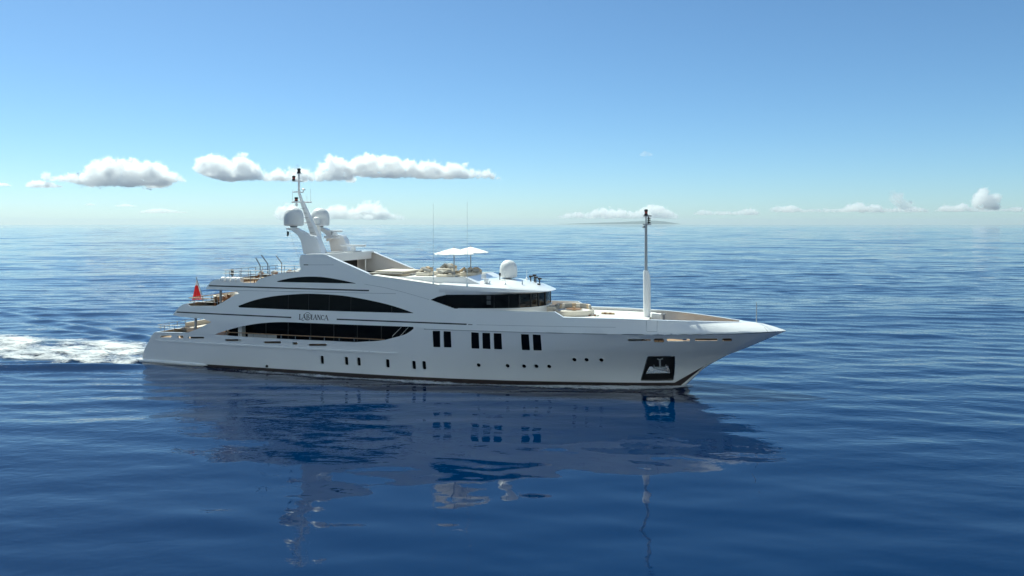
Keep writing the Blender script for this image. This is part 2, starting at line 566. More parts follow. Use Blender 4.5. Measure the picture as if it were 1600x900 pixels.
def wave_z(x, y, sp=None):
    """height of the sea at world points; sp = local mesh spacing, waves finer than that are left out"""
    x = np.asarray(x, float); y = np.asarray(y, float)
    lee = 1 - .74 * np.exp(-((x - 2) / 46) ** 2 - ((y - 36) / 27) ** 2)
    patch = 1 + .28 * np.sin(x * .021 + 1.3 * np.sin(y * .017)) * np.cos(y * .026 + .8)
    calm = 1 - .85 * np.exp(-((x + 6) / 75) ** 2 - ((y - 58) / 50) ** 2)
    z = np.zeros_like(x)
    for i in range(NW):
        a = _slope[i] * _lam[i] / (2 * np.pi)
        p = np.sin(_kx[i] * x + _ky[i] * y + _ph[i])
        g = 1.0 if sp is None else np.clip(_lam[i] / (2.5 * sp) - 1, 0, 1)
        sm = lee if _lam[i] < 9 else .5 + .5 * lee if _lam[i] < 20 else calm
        z += a * g * sm * (p + .22 * (2 * p * p - 1))
    z *= patch
    # the yacht's own waves: diverging ridges from stern and bow
    dx, dy = x - ORG[0], y - ORG[1]
    X = dx * CT - dy * ST; Y = np.abs(dx * ST + dy * CT)
    for X0, y0, tn, amp, lam_ in ((4.0, 4.2, .36, .26, 3.6), (44.0, 1.0, .30, .10, 2.6)):
        d = X0 - X; u = Y - y0 - tn * np.maximum(d, 0)
        z += amp * np.clip(d / 6, 0, 1) * np.exp(-np.maximum(d, 0) / 40) * np.exp(-(u / 3.2) ** 2) * np.cos(2 * np.pi * u / lam_)
    return z
rr_ = [14.0]
while rr_[-1] < 12400: rr_.append(rr_[-1] * (1.0050 if rr_[-1] < 120 else 1.0036 if rr_[-1] < 3000 else 1.03))
rr_ = np.array(rr_)
th_ = np.concatenate([np.linspace(-R(44), R(44), 520), np.linspace(R(44), 2 * np.pi - R(44), 90)[1:-1]])
RR, TH = np.meshgrid(rr_, th_, indexing='ij')
XX, YY = RR * np.sin(TH), RR * np.cos(TH)
sp_ = np.gradient(rr_)[:, None] * np.ones_like(TH)
sp_ = np.maximum(sp_, RR * np.gradient(th_)[None, :])
ZZ = wave_z(XX, YY, sp_)
ZZ[-1] = 0
nr, na = RR.shape
co = np.concatenate([np.stack([XX, YY, ZZ], -1).reshape(-1, 3), [[0, 0, 0]]])
ii, jj = np.meshgrid(np.arange(nr - 1), np.arange(na), indexing='ij')
j2 = (jj + 1) % na
q4 = np.stack([ii * na + jj, ii * na + j2, (ii + 1) * na + j2, (ii + 1) * na + jj], -1).reshape(-1, 4)[:, ::-1]
t3 = np.stack([np.full(na, nr * na), (np.arange(na) + 1) % na, np.arange(na)], -1)
me = bpy.data.meshes.new("sea")
me.vertices.add(len(co)); me.vertices.foreach_set("co", co.ravel())
nl = q4.size + t3.size
me.loops.add(nl); me.loops.foreach_set("vertex_index", np.concatenate([q4.ravel(), t3.ravel()]).astype(np.int32))
npoly = len(q4) + len(t3); me.polygons.add(npoly)
st = np.concatenate([np.arange(len(q4)) * 4, len(q4) * 4 + np.arange(len(t3)) * 3]).astype(np.int32)
me.polygons.foreach_set("loop_start", st)
me.update(calc_edges=True)
me.polygons.foreach_set("use_smooth", np.ones(npoly, bool))
me.materials.append(SEA)
ma_ = me.attributes.new('fine', 'FLOAT', 'POINT'); ma_.data.foreach_set('value', np.concatenate([wave_missing(sp_).ravel(), [0]]).astype(np.float32))
me.validate()
if me.polygons[0].normal.z < 0: me.flip_normals()
sea = bpy.data.objects.new("sea", me); COL.objects.link(sea)
tag(sea, "calm deep blue open sea with gentle swell", "sea", kind="structure")

# ------------------------------------------------------------------ the yacht
yacht = bpy.data.objects.new("motor_yacht", None); COL.objects.link(yacht)
yacht.matrix_world = M_BOAT
tag(yacht, "long white three-deck motor yacht with dark arched windows cruising to the right", "yacht")

# --- openings traced as (X, Z) outlines on the side
ARCH_LOW_TOP = arc(PL([(334.9, 523), (345.5, 518.7), (375.2, 510.6), (405, 505.3), (439, 503.2), (485, 504.7), (532.5, 506.6), (590, 508.7), (646, 510.6)]))
ARCH_LOW_BOT = arc(PL([(646, 513.8), (634.5, 521.9), (613, 528.2), (594, 532.3), (553.7, 534.8)])) + arc(PL([(500, 532.2), (426, 529), (334.9, 523)]))[0:-1]
def k1_line(X0, X1, n=60): return [(X0 + (X1 - X0) * i / n, zk1(X0 + (X1 - X0) * i / n)) for i in range(n + 1)]
k1_pts = k1_line(27.2, 53.10)
stem_line = [(xstem(z), z) for z in np.linspace(Z_TIP - .05, -1.2, 70)]
stern_pts = arc(PL([(222, 562), (224.7, 548.6), (230.8, 536.4), (236.9, 524.5), (242.5, 518.8)]))
hull_outer = [(0.25, -1.2)] + stern_pts + [P(292, 520.5)] + ARCH_LOW_BOT[::-1] + [P(646, 510.6)] + k1_pts + stem_line + [(30, -1.2), (12, -1.2)]
hull_outer = resample(hull_outer, .5)

def quad(pts): return resample(rounded(PL(pts), .06), .4)
win_px = [[(675.6, 517), (687.6, 517), (688, 542.7), (676.9, 542.4)], [(692.8, 517.4), (704.4, 518), (705.4, 543), (693.4, 542.8)],
          [(736, 519), (748, 519.9), (749, 545), (736.5, 544.6)], [(753.4, 520), (765.6, 520.3), (766.5, 545.6), (754, 545)],
          [(771, 520.6), (783.4, 521), (784.7, 546), (772, 545.6)], [(813.8, 522), (826.3, 522.5), (828.2, 547.4), (815.3, 547)],
          [(832, 522.5), (844.7, 523.3), (846.6, 547.8), (833.4, 547.6)]]
cabin = [quad(w) for w in win_px]
slim_px = [(503.4, 562.2), (541.4, 564), (560.8, 565), (605.8, 567.8), (646.9, 570.3), (662.8, 570.7)]
def slim_poly(c, w=.30, h=.66, r=.11):
    X, Z = P(*c)
    return rounded([(X - w / 2, Z - h / 2), (X + w / 2 , Z - h / 2), (X + w / 2, Z + h / 2), (X - w / 2, Z + h / 2)], r)
slims = [slim_poly(c) for c in slim_px]
port_px = [(747.8, 570.5, 3.4), (793, 571.6, 3.4), (818.8, 572.2, 3.4), (838, 572.2, 3.4), (858, 572.6, 3.4), (897.3, 562, 4.1), (916.4, 562.2, 4.1), (939.6, 562.6, 4.1)]
def circ(c, r, n=18): return [(c[0] + r * math.cos(2 * math.pi * i / n), c[1] + r * .95 * math.sin(2 * math.pi * i / n)) for i in range(n)]
ports = [circ(P(x, y), .155) for x, y, r in port_px]
slot_px = [(250, 268, 525.7, 3.6), (278, 286.5, 526.6, 4.6), (294, 319, 527.6, 3.2), (352, 377, 531.4, 3.4), (412, 439, 534.8, 3.4), (457, 465, 536.6, 4.2), (482, 510.6, 538.8, 3.6),
           (981, 1017, 531.3, 3.2), (1022, 1037, 532, 6.2), (1042, 1078, 531.3, 3.8), (1085.7, 1121, 530.6, 3.8), (1129, 1143, 530.8, 4.6)]
def slot_poly(x0, x1, y, h):
    a, b = P(x0, y), P(x1, y)
    hh = h / 2 * .048
    return rounded([(a[0], a[1] - hh), (b[0], b[1] - hh), (b[0], b[1] + hh), (a[0], a[1] + hh)], hh * .95)
slots = [slot_poly(*q) for q in slot_px]
pocket = rounded(PL([(1012.4, 557.2), (1054.2, 556.6), (1052, 594.0), (1001.2, 594.4)]), .12)
pocket = resample(pocket, .3)

k2_line = [(X, zk2(X)) for X in np.linspace(36.5, 48.9, 40)]
k2_clip = [p for p in k2_line if not pip(p, pocket)]
hull = skin("hull", hull_outer, cabin + slims + ports + slots + [pocket], WHITE, yacht, .12, creases=[k2_clip], extra=[(xstem(z) - d, z) for d in (.06, .15, .28, .45, .65, .9, 1.2) for z in np.linspace(-.6, 4.3, 60)] + [(X, z) for X in np.arange(1.2, 45, .3) for z in (-.25, .02, .2, .4)])

def pane(name, poly, off, m, parent, surf=None, sides=(1, -1)):
    """one pane object for each side; returns the starboard one"""
    os_ = [skin(name, poly, [], m, parent, 0, off, step=.5, sides=(sg,), surf=surf) for sg in sides]
    return os_[0]
def grow(poly, k):
    cx = sum(p[0] for p in poly) / len(poly); cz = sum(p[1] for p in poly) / len(poly)
    out = []
    for p in poly:
        v = Vector((p[0] - cx, p[1] - cz)); out.append((p[0] + v.normalized().x * k, p[1] + v.normalized().y * k))
    return out
for w in cabin: pane("cabin_window", grow(w, .02), -.05, GLASS, yacht)
def ring_frame(poly, w, proud, name, m, parent):
    mb = MB(); out = grow(poly, w); n = len(poly)
    for sgn in (1, -1):
        rows = []
        for i in range(n + 1):
            a = poly[i % n]; b = out[i % n]; mid = ((a[0] + b[0]) / 2, (a[1] + b[1]) / 2)
            rows.append([(a[0], -sgn * (yh(*a) - .06), a[1]), (a[0], -sgn * (yh(*a) + proud * .6), a[1]), (mid[0], -sgn * (yh(*mid) + proud), mid[1]), (b[0], -sgn * (yh(*b) - .004), b[1])])
        mb.grid(rows)
    return mb.build(name, m, parent, smooth=60)
for w in slims:
    f = ring_frame(w, .045, .025, "slim_window", WHITE, yacht)
    pane("window_glass", grow(w, .01), -.09, GLASS, f)
for w in ports:
    f = ring_frame(w, .05, .03, "porthole", WHITE, yacht)
    pane("porthole_glass", grow(w, .01), -.09, GLASS, f)
for i in (1, 2, 8, 10, 11): pane('slot_shade_pane', grow(slots[i], .02), -.3, BOOT, hull)  # dark panes added behind open slots, their colour standing in for shade
for i, w in enumerate(slots): ring_frame(w, .035, .02, "freeing_port_frame", STEEL if i in (1, 8, 11) else WHITE, hull)

# transoms across the stern
def crossing(name, prof, parent, m, thick=.12, bulge=0.0, n=10):
    mb = MB(); rows = []
    A = [(X, yh(X, Z), Z) for X, Z in prof]
    for layer in (0, 1):
        rs = []
        for X, Y, Z in A:
            rs.append([(X + layer * thick - bulge * (1 - (2 * k / n - 1) ** 2), -Y + 2 * Y * k / n, Z) for k in range(n + 1)])
        mb.grid(rs)
    top = A[-1]; bot = A[0]
    for q in (top, bot):
        mb.grid([[(q[0] + l * thick, -q[1] + 2 * q[1] * k / n, q[2]) for k in range(n + 1)] for l in (0, 1)])
    return mb.build(name, m, parent)
crossing("transom", [(0.25, -1.2)] + stern_pts, hull, WHITE)
b = MB(); b.box((-.25, 0, .14), (1.0, 6.6, .16), bev=.06); b.build("swim_platform", WHITE, hull)
mb = MB()
for sgn in (1, -1):
    line = [(X, -sgn * (yh(X, .2) + .03), .20) for X in np.linspace(.1, 7.2, 20)]
    mb.tube(line, [.16] * 17 + [.13, .09, .03], 10)
mb.build("spray_rail", WHITE, hull)
# rubbing strake, boot top
ra, rb = P(244, 532), P(620.7, 552.7)
strip("rubbing_strake", [(ra[0] + (rb[0] - ra[0]) * t, ra[1] + (rb[1] - ra[1]) * t) for t in np.linspace(0, 1, 30)], .13, .07, WHITE, hull, th=.09)
mb = MB()
for sgn in (1, -1):
    rows = []
    for X in list(np.linspace(6.8, 45, 128)) + list(np.linspace(45.1, 47.6, 14)):
        zt = .27 if X < 45.3 else .27 + (X - 45.3) * .62
        zb = -.6 if X < 45 else max(-.6 + (X - 45) * 0.9, -.6)
        row = []
        for k in range(7):
            z = zb + (zt - zb) * k / 6
            y = yh(X, z)
            row.append((X if y > 0 else min(X, xstem(z)), -sgn * (y + .028), z))
        rows.append(row)
    mb.grid(rows)
mb.build("boot_stripe", BOOT, hull)
strip("knuckle_line", [(X, zk1(X) - .012) for X in np.linspace(27.0, 52.4, 60)], .05, .028, SEAM, hull, th=.04)
b = MB(); b.lathe([(.02, 0), (.10, .02), (.12, .12), (.07, .2), (.02, .22)], (P(417.5, 574.5)[0], -yh(P(417.5, 574.5)[0], .4) - .02, .32), 10); b.build("exhaust_cover", DARK, hull)
mb = MB()
for x, y in ((432, 563), (560.5, 548.6), (567.5, 548.8), (577, 549)):
    pass
for x in (560.5, 567.5, 577):
    X, Z = P(x, 549); mb.lathe([(.001, 0), (.05, .01), (.05, .02), (.001, .03)], (X, -yh(X, Z) - .015, Z), 8)
mb.build("scupper", SEAM, hull, each=True)

# anchor pocket
inn = .55
def inner(s_): return lambda X, Z: max(.05, yh(X, Z) - s_)
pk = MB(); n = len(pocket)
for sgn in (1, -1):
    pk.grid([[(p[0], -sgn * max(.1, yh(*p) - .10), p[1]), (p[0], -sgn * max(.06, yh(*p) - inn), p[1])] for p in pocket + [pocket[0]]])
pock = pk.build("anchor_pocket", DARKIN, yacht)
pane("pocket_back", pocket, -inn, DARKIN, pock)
fr = ring_frame(pocket, .05, .02, "pocket_rim", STEEL, pock)
def on_side(px, py, dep):
    X, Z = P(px, py); return Vector((X, -(yh(X, Z) - dep), Z))
mb = MB()
for sgn in (1, -1):
    q = [P(1014, 574), P(1043, 573), P(1047, 583), P(1009, 584)]
    mb.add([(x, -sgn * (yh(x, z) - .42 + .30 * (k > 1)), z) for k, (x, z) in enumerate(q)] + [(x, -sgn * (yh(x, z) - .50 + .30 * (k > 1)), z - .06) for k, (x, z) in enumerate(q)],
           [(0, 1, 2, 3), (7, 6, 5, 4), (0, 3, 7, 4), (1, 2, 6, 5), (2, 3, 7, 6), (0, 1, 5, 4)])
mb.build("anchor_shelf", STEEL, pock)
anc = MB()
for sgn in (1, -1):
    f = lambda v: Vector((v.x, v.y * sgn, v.z))
    c0, c1 = on_side(1030, 563, .3), on_side(1031, 574.5, .22)
    anc.tube([f(c0), f(c1)], .07, 8)
    anc.tube([f(on_side(1021, 571, .25)), f(on_side(1022, 575.5, .2)), f(on_side(1031, 576.5, .16)), f(on_side(1039, 575.3, .2)), f(on_side(1040, 570.5, .25))], [.03, .08, .11, .08, .03], 8)
    anc.tube([f(on_side(1026, 562, .35)), f(c0), f(on_side(1035, 561.5, .35))], .05, 8)
anc.build("anchor", GREYP, pock)

# --- superstructure skin
nose_px = [(1178, 503.4), (1191, 505.2), (1209, 510), (1220, 513.6)]
nose_xz = []
for x, y in nose_px:
    q = at(x, y, 0.0); nose_xz.append((q.x, q.z))
sheer_px = [(822, 486.4), (866, 487.2), (880.5, 496.2), (920, 497.2), (960, 498.0), (1029, 500.5), (1090, 502.2), (1135, 503.2)]
up_px_a = [(307.8, 514.4), (320, 508.3), (331, 503), (317.5, 497.8), (283, 495), (270.5, 492)]
up_px_b = [(276, 484), (283, 477.8), (288, 475), (292, 474.2), (296, 478), (337, 478.2), (347, 473), (361.5, 464.3), (374, 458.7), (370, 455), (347, 452.8), (321.7, 451.4)]
up_px_c = [(329.7, 440), (336, 437), (342, 436.2), (345.5, 440.6), (399, 442), (404.7, 437), (413, 433.6), (423, 431), (436.7, 427.3), (455, 425.3), (467.3, 424.5), (470.2, 420), (468.2, 410.7),
           (468.6, 403), (471, 398), (506, 397), (540, 412.2), (575, 427.5), (580, 429.8), (620, 435.4), (677.4, 443.8), (690.4, 445.8), (696, 461), (684, 463.6), (672.5, 468.6), (709.9, 482.4), (778, 484.4)]
sup_outer = [P(292, 520.5)] + PL(up_px_a + up_px_b + up_px_c + sheer_px) + [(49.98, _nose[-1].z + .03), (49.98, zk1(49.98))] + [p for p in k1_pts[::-1] if p[0] < 50.0] + ARCH_LOW_TOP[::-1]
sup_outer = resample(sup_outer, .5)
ARCH_UP = arc(PL([(374, 480.4), (372, 478.6), (376, 476.6), (397.5, 469.1), (425.6, 463.1), (463, 459.6), (491, 459), (538, 462.2), (585, 470.6), (618, 479), (645.5, 488.6)])) + PL([(646, 489.4), (585, 487.9), (480, 484.7)])
ARCH_TOP = arc(PL([(432, 439.6), (450, 435.4), (472.5, 432.6), (500.6, 432.6), (528.8, 436.7), (555.5, 442.4)])) + PL([(556, 443.1), (500, 441.9), (434, 440.6)])
ARCH_UP = resample(ARCH_UP, .4); ARCH_TOP = resample(ARCH_TOP, .4)
OFF = .035
sup = skin("superstructure", sup_outer, [ARCH_UP, ARCH_TOP], WHITE, yacht, .14, off=OFF, extra=[(x, z) for x in np.arange(42, 50, .18) for z in np.arange(4.22, 5.1, .09)])
aw = pane("arched_window", grow(ARCH_UP, .01), -.04, GLASS, yacht)
pane("arched_window", grow(ARCH_TOP, .01), -.04, GLASS, yacht)
mb = MB()
for sgn in (1, -1):
    for px in (450, 482, 514, 548, 612):
        X = P(px, 475)[0]
        zz = [z for x, z in ARCH_UP if abs(x - X) < .35]
        mb.tube([(X, -sgn * (yh(X, min(zz)) - .035), min(zz)), (X, -sgn * (yh(X, max(zz)) - .035), max(zz))], .018, 6)
mb.build("glazing_joint", DARK, aw, each=True)
def sidestripe(name, a, b, w, m, off=OFF + .008):
    pa, pb = P(*a), P(*b)
    return strip(name, [(pa[0] + (pb[0] - pa[0]) * t, pa[1] + (pb[1] - pa[1]) * t) for t in np.linspace(0, 1, 40)], w, off, m, sup, th=.01)
sidestripe("navy_stripe", (327, 446.4), (577, 454), .105, NAVY)
sidestripe("navy_stripe", (276.5, 487.5), (455.6, 496), .105, NAVY)
sidestripe("navy_stripe", (526.5, 498.8), (729.4, 506.6), .105, NAVY)
sidestripe("navy_stripe", (731.6, 506.9), (738.5, 507.2), .05, NAVY)
sidestripe("panel_seam", (340, 453), (619, 458.8), .022, SEAM)
sidestripe("panel_seam", (745, 507.3), (962, 511.2), .018, SEAM)
sidestripe("panel_seam", (476, 413.8), (522, 413.8), .02, SEAM)
sidestripe("vent_slot", (475, 413.7), (482, 413.8), .07, DARK)
strip("panel_seam", PL([(570, 444), (600, 449), (630, 456.3), (655, 463.4), (671, 468.2)]), .018, OFF + .006, SEAM, sup, th=.01)
mb = MB()
def seam_rect(pts, mb):
    q = PL(pts)
    for sgn in (1, -1):
        l = resample(q, .4, False)
        mb.tube([(x, -sgn * (yh(x, z) + OFF + .002), z) for x, z in l], .012, 5)
seam_rect([(1010, 500.5), (1010.5, 517.6), (1026.6, 518), (1027, 501)], mb)
mb.build("bulwark_door_seam", SEAM, sup)
mb = MB()
for sgn in (1, -1):
    mb.tube([(x, -sgn * (yh(x, z) + OFF + .004), z) for x, z in resample(PL([(1190, 505.6), (1194.5, 512), (1200, 518.5)]), .3, False)], .018, 5)
mb.build("nose_seam", SEAM, sup)

crossing("upper_deck_fascia", PL([(270.5, 492), (276, 484), (283, 477.8), (292, 474.2)]), sup, WHITE)
crossing("sun_deck_fascia", PL([(321.7, 451.4), (329.7, 440), (336, 437), (342, 436.2)]), sup, WHITE)

# capping along tops: a band going inboard from the sheer
def capping(name, line, w, m, parent, lift=.012, inset=-.02):
    mb = MB()
    for sgn in (1, -1):
        rows = []
        for X, Z in resample(line, .4, False):
            y = yh(X, Z) + OFF
            rows.append([(X, -sgn * (y - inset), Z - .03), (X, -sgn * (y - inset), Z + lift), (X, -sgn * max(0.0, y - w), Z + lift), (X, -sgn * max(0.0, y - w), Z - .03)])
        mb.grid(rows)
    return mb.build(name, m, parent)
capping("bulwark_cap", PL([(866, 487.2), (880.5, 496.2), (960, 498.0), (1029, 500.5), (1090, 502.2), (1135, 503.2), (1160, 503.6)]), .30, WHITE, sup)
capping("side_deck", PL([(581, 430), (620, 435.4), (677.4, 443.8), (691, 445.9)]), .95, WDECK, sup)
capping("roof_side_cap", PL([(507, 397.5), (540, 412.2), (575, 427.5)]), .42, WHITE, sup)
capping("stern_cap", PL([(243, 518.9), (292, 520.4)]), .22, WHITE, hull)
capping("wing_cap", PL([(399.5, 442), (404.7, 437), (413, 433.6), (423, 431), (436.7, 427.3), (455, 425.3), (467.3, 424.5)]), .25, WHITE, sup)

# nose closing the bow
mb = MB(); rows = []
ztab = sorted([(49.9, _nose[-1].z + .03)] + [(x, z) for x, z in nose_xz if x > 50.2] + [(53.13, Z_TIP + .02)])
for X in list(np.linspace(49.9, 52.6, 30)) + list(np.linspace(52.68, 53.12, 9)):
    za, zt_ = zk1(X) - .01, lerp(ztab, X); side = []
    for k in range(15):
        z = za + (zt_ - za) * (1 - (1 - k / 14) ** 1.6)
        side.append((max(.004, yh(X, z - .012) + OFF * min(1, (53.13 - X) / 1.5)), z))
    yt = side[-1][0]
    row = [(X, -y, z) for y, z in side] + [(X, yt * t, zt_ + .05 * yt * (1 - t * t)) for t in np.linspace(-.8, .8, 9)] + [(X, y, z) for y, z in side[::-1]]
    rows.append(row)
mb.grid(rows); mb.build("bow_nose", WHITE, sup, smooth=50, weld=True)

# decks
deck("main_deck", 2.0, 31.5, 2.3, .14, .1, TEAK, yacht)
deck("upper_deck", 4.6, 37.2, 4.82, .14, .46, TEAK, yacht)
deck("sun_deck", 7.9, 28.2, 7.0, .14, .36, TEAK, yacht)
mb = MB()
for nm, X0, X1, z in (("u", 4.0, 12, 4.29), ("s", 7.3, 13, 6.57)):
    A = [(X, -yh(X, z) + .06) for X in np.linspace(X0, X1, 20)]; B_ = [(x, -y) for x, y in A]
    mb.prism(A + B_[::-1], z - .012, z)
mb.build("deck_soffit", WHITE, yacht)
deck("well_deck", 43.2, 50.2, 3.7, .24, .1, TEAK, yacht)
deck("foredeck", 36.7, 43.5, 5.02, .14, .10, WDECK, yacht)
b = MB(); b.box((43.46, 0, 4.35), (.08, 5.9, 1.25)); b.build("foredeck_bulkhead", WDECK, yacht)
mb = MB()
for X in (39.6, 41.6): mb.box((X, 0, 5.026), (.025, 5.2, .012))
for Y in (-1.9, 1.9): mb.box((40.7, Y, 5.026), (4.2, .02, .012))
mb.build("deck_hatch_seam", SEAM, yacht, each=True)

# deck houses
def plan_house(name, X0, X1, half, z0, z1, m, parent, rnd=.6):
    poly = rounded([(X0, -half), (X1, -half), (X1, half), (X0, half)], rnd, 6)
    return MB().prism(poly, z0, z1).build(name, m, parent)
mh = plan_house("main_deck_house", 8.35, 31.0, 3.15, 2.3, 4.29, GLASS, yacht)
mb = MB()
for sgn in (1, -1):
    for X in np.arange(10.2, 26, 2.1): mb.box((X, -sgn * 3.155, 3.3), (.07, .03, 1.96))
mb.build("house_mullion", DARKIN, mh, each=True)
mb = MB(); mb.box((10.3, -3.62, 3.3), (.35, .5, 1.95)); mb.build("stair_casing", WDECK, mh)
uh = plan_house("upper_deck_house", 11.2, 28.5, 3.55, 4.5, 6.56, GLASS, yacht)
mb = MB()
for sgn in (1, -1): mb.box((26.4, -sgn * 3.55, 3.2), (.12, 1.0, 1.9), rz=.1 * sgn)
mb.build("side_deck_end_wall", WHITE, mh)
# side deck opening: cap rail, stanchions, fender cover, stair rails
mb = MB(); top = MB()
lo = [P(x, y) for x, y in ((352, 519.6), (426, 524.2), (500, 527.0), (553, 529.3), (600, 530))]
lo = [(X, 3.02 + .0 * X) for X in np.linspace(lo[0][0], lo[-1][0], 16)]
for sgn in (1, -1):
    for X in np.linspace(lo[0][0], lo[-1][0], 12): mb.tube([(X, -sgn * (yh(X, 3) - .12), 2.7), (X, -sgn * (yh(X, 3) - .12), 3.04)], .022, 6)
    top.tube([(X, -sgn * (yh(X, 3) - .12), 3.06) for X, z in lo], .04, 8)
rr = mb.build("side_deck_railing", STEEL, yacht, each=True); top.build("handrail", RAILW, rr)
mb = MB()
X0, X1 = P(386, 528)[0], P(431, 531)[0]
rows = []
for i in range(25):
    X = X0 + (X1 - X0) * i / 24
    rows.append([(X, -(yh(X, 2.9) - .15 + .02 * math.sin(i * 1.9)), 3.05), (X, -(yh(X, 2.9) - .15 + .03 * math.sin(i * 2.3 + 1)), 2.9), (X, -(yh(X, 2.9) - .16 + .02 * math.sin(i * 1.4)), 2.66)])
mb.grid(rows); mb.build("canvas_dodger", GREYC, rr)
mb = MB()
for x0, x1 in ((613, 627), (625, 638)):
    a = at(x0, 525.5, 3.6); c = at(x1, 511.5, 3.6)
    mb.tube([a + Vector((0, 0, -.4)), a, c], .022, 6)
mb.build("stair_handrail", WHITE, mh, each=True)

# --- name on the side: thick and thin strokes
def letter_strokes(ch):
    T, H = .16, .045
    d = {'L': [((.2, 0), (.2, 1), T), ((.02, .985), (.40, .985), H), ((.02, .02), (.72, .02), H), ((.72, .02), (.74, .26), H)],
         'A': [((.04, 0), (.44, 1), H * 1.2), ((.44, 1), (.84, 0), T), ((.2, .36), (.66, .36), H), ((-.08, .02), (.18, .02), H), ((.68, .02), (1.0, .02), H)],
         'B': [((.2, 0), (.2, 1), T), ((.0, .985), (.5, .985), H), ((.5, .98), (.62, .78), T * .8), ((.62, .78), (.45, .54), H * 1.4), ((.2, .52), (.5, .52), H), ((.5, .52), (.72, .27), T * .9), ((.72, .27), (.5, .02), H * 1.6), ((.0, .02), (.5, .02), H)],
         'N': [((.14, 0), (.14, 1), H * 1.2), ((.14, 1), (.78, 0), T), ((.78, 0), (.78, 1), H * 1.2), ((.0, .02), (.28, .02), H), ((-.02, .985), (.2, .985), H), ((.64, .985), (.92, .985), H)],
         'C': [((.78, .78), (.6, .97), H * 1.3), ((.6, .97), (.3, .92), H * 1.6), ((.3, .92), (.12, .62), T * .8), ((.12, .62), (.12, .36), T), ((.12, .36), (.3, .08), T * .8), ((.3, .08), (.58, .03), H * 1.6), ((.58, .03), (.8, .22), H * 1.3), ((.78, .98), (.79, .70), H)]}
    return d[ch]
mb = MB()
base = P(490, 499.4); z0 = base[1]; hgt = P(490, 491.6)[1] - z0
px_x = {0: (467.4, 472.2), 1: (472.6, 478), 2: (478.6, 484.0), 3: (486.2, 490.4), 4: (490.3, 495.4), 5: (495.9, 501.6), 6: (501.8, 506.6), 7: (507, 513.4)}
def stroke(pa, pb, w):
    a, c = Vector(pa), Vector(pb); u = (c - a).normalized(); nrm = Vector((-u.y, u.x)) * w / 2
    a = a - u * .01; c = c + u * .01
    pts = [a + nrm, c + nrm, c - nrm, a - nrm]
    for sgn in (1, -1):
        vs = [(p.x, -sgn * (yh(p.x, p.y) + OFF + .012), p.y) for p in pts] + [(p.x, -sgn * (yh(p.x, p.y) + OFF - .004), p.y) for p in pts]
        if sgn == -1:      # reads forward on the port side too
            cx = 2 * base[0]; vs = [(cx - v[0], v[1], v[2]) for v in vs]
        mb.add(vs, [(0, 1, 2, 3), (7, 6, 5, 4), (0, 1, 5, 4), (1, 2, 6, 5), (2, 3, 7, 6), (3, 0, 4, 7)])
for i, ch in enumerate("LABLANCA"):
    xa, xb = P(px_x[i][0], 499)[0], P(px_x[i][1], 499)[0]
    W = xb - xa; k = {'L': .74, 'A': .92, 'B': .74, 'N': .92, 'C': .82}[ch]
    for pa, pb, w in letter_strokes(ch):
        stroke((xa + pa[0] / k * W, z0 + pa[1] * hgt), (xa + pb[0] / k * W, z0 + pb[1] * hgt), w * hgt * 1.15)
cB = (P(480.9, 495)[0], z0 + hgt * .62)
cp = [(cB[0] + .30 * math.cos(q), cB[1] + .30 * math.sin(q)) for q in np.linspace(-2.2, 3.6, 30)]
for a, c in zip(cp, cp[1:]): stroke(a, c, .032)
sw = [(P(467.6, 499)[0] - .02, z0), (P(468, 499)[0] + .05, z0 - .05), (P(470.5, 499)[0], z0 - .03), (P(474, 499)[0], z0 - .12), (P(475.5, 499)[0], z0 - .05)]
for a, c in zip(sw, sw[1:]): stroke(a, c, .028)
mb.build("name_lettering", NAVY, sup, smooth=None)

# --- wheelhouse
def sellipse(X, Xc, a, b, n):
    t = min(1, max(0, (X - Xc) / a)); return b * (1 - t ** n) ** (1 / n)
def wh_curve(u0, u1, n, Xc=27.4, a=8.15, b=4.28, e=2.5):
    out = []
    for i in range(n + 1):
        q = u0 + (u1 - u0) * i / n           # 0 = starboard beam, pi/2 = dead ahead, pi = port beam
        c, s_ = math.cos(q), math.sin(q)
        out.append((Xc + a * abs(s_) ** (2 / e), -b * math.copysign(abs(c) ** (2 / e), c)))
    return out
def zt(X): return lerp([(27.4, 6.27), (27.6, 6.34), (28.0, 6.51), (28.7, 6.66), (30, 6.70), (40, 6.76)], X)
def zb(X): return lerp([(27.4, 6.25), (27.6, 6.21), (29.43, 5.66), (34, 5.70), (40, 5.80)], X)
wheelhouse = bpy.data.objects.new("wheelhouse", None); COL.objects.link(wheelhouse); wheelhouse.parent = yacht
def glassband(name, q0, q1, m, n=24, off=0.0):
    mb = MB(); mb.grid([[(x, y, zb(x)), (x, y, (zb(x) + zt(x)) / 2), (x, y, zt(x))] for x, y in wh_curve(q0, q1, n, a=8.15 + off, b=4.28 + off)])
    return mb.build(name, m, wheelhouse)
def q_for(px):
    best = None
    for i in range(0, 400):
        q = math.pi / 2 * i / 400
        x, y = wh_curve(q, q, 1)[0]
        w = M_BOAT @ Vector((x, y, 6.2)); u = 800 + F_PX * w.x / w.y
        if best is None or abs(u - px) < best[0]: best = (abs(u - px), q)
    return best[1]
QA = q_for(811)
marks = [QA, q_for(829), q_for(841), math.pi / 2 - .12, math.pi / 2 + .25]
marks = marks + [math.pi - m_ for m_ in reversed(marks[:3])]
glassband("side_window", 0.0, QA, GLASS, 60)
for a, c in zip(marks, marks[1:]): glassband("front_window", a, c, CLEARG, 10)
glassband("side_window", math.pi - QA, math.pi, GLASS, 60)
mb = MB()
for q in marks:
    x, y = wh_curve(q, q, 1, a=8.18, b=4.31)[0]
    mb.tube([(x, y, zb(x) - .02), (x, y, zt(x) + .03)], .06, 6)
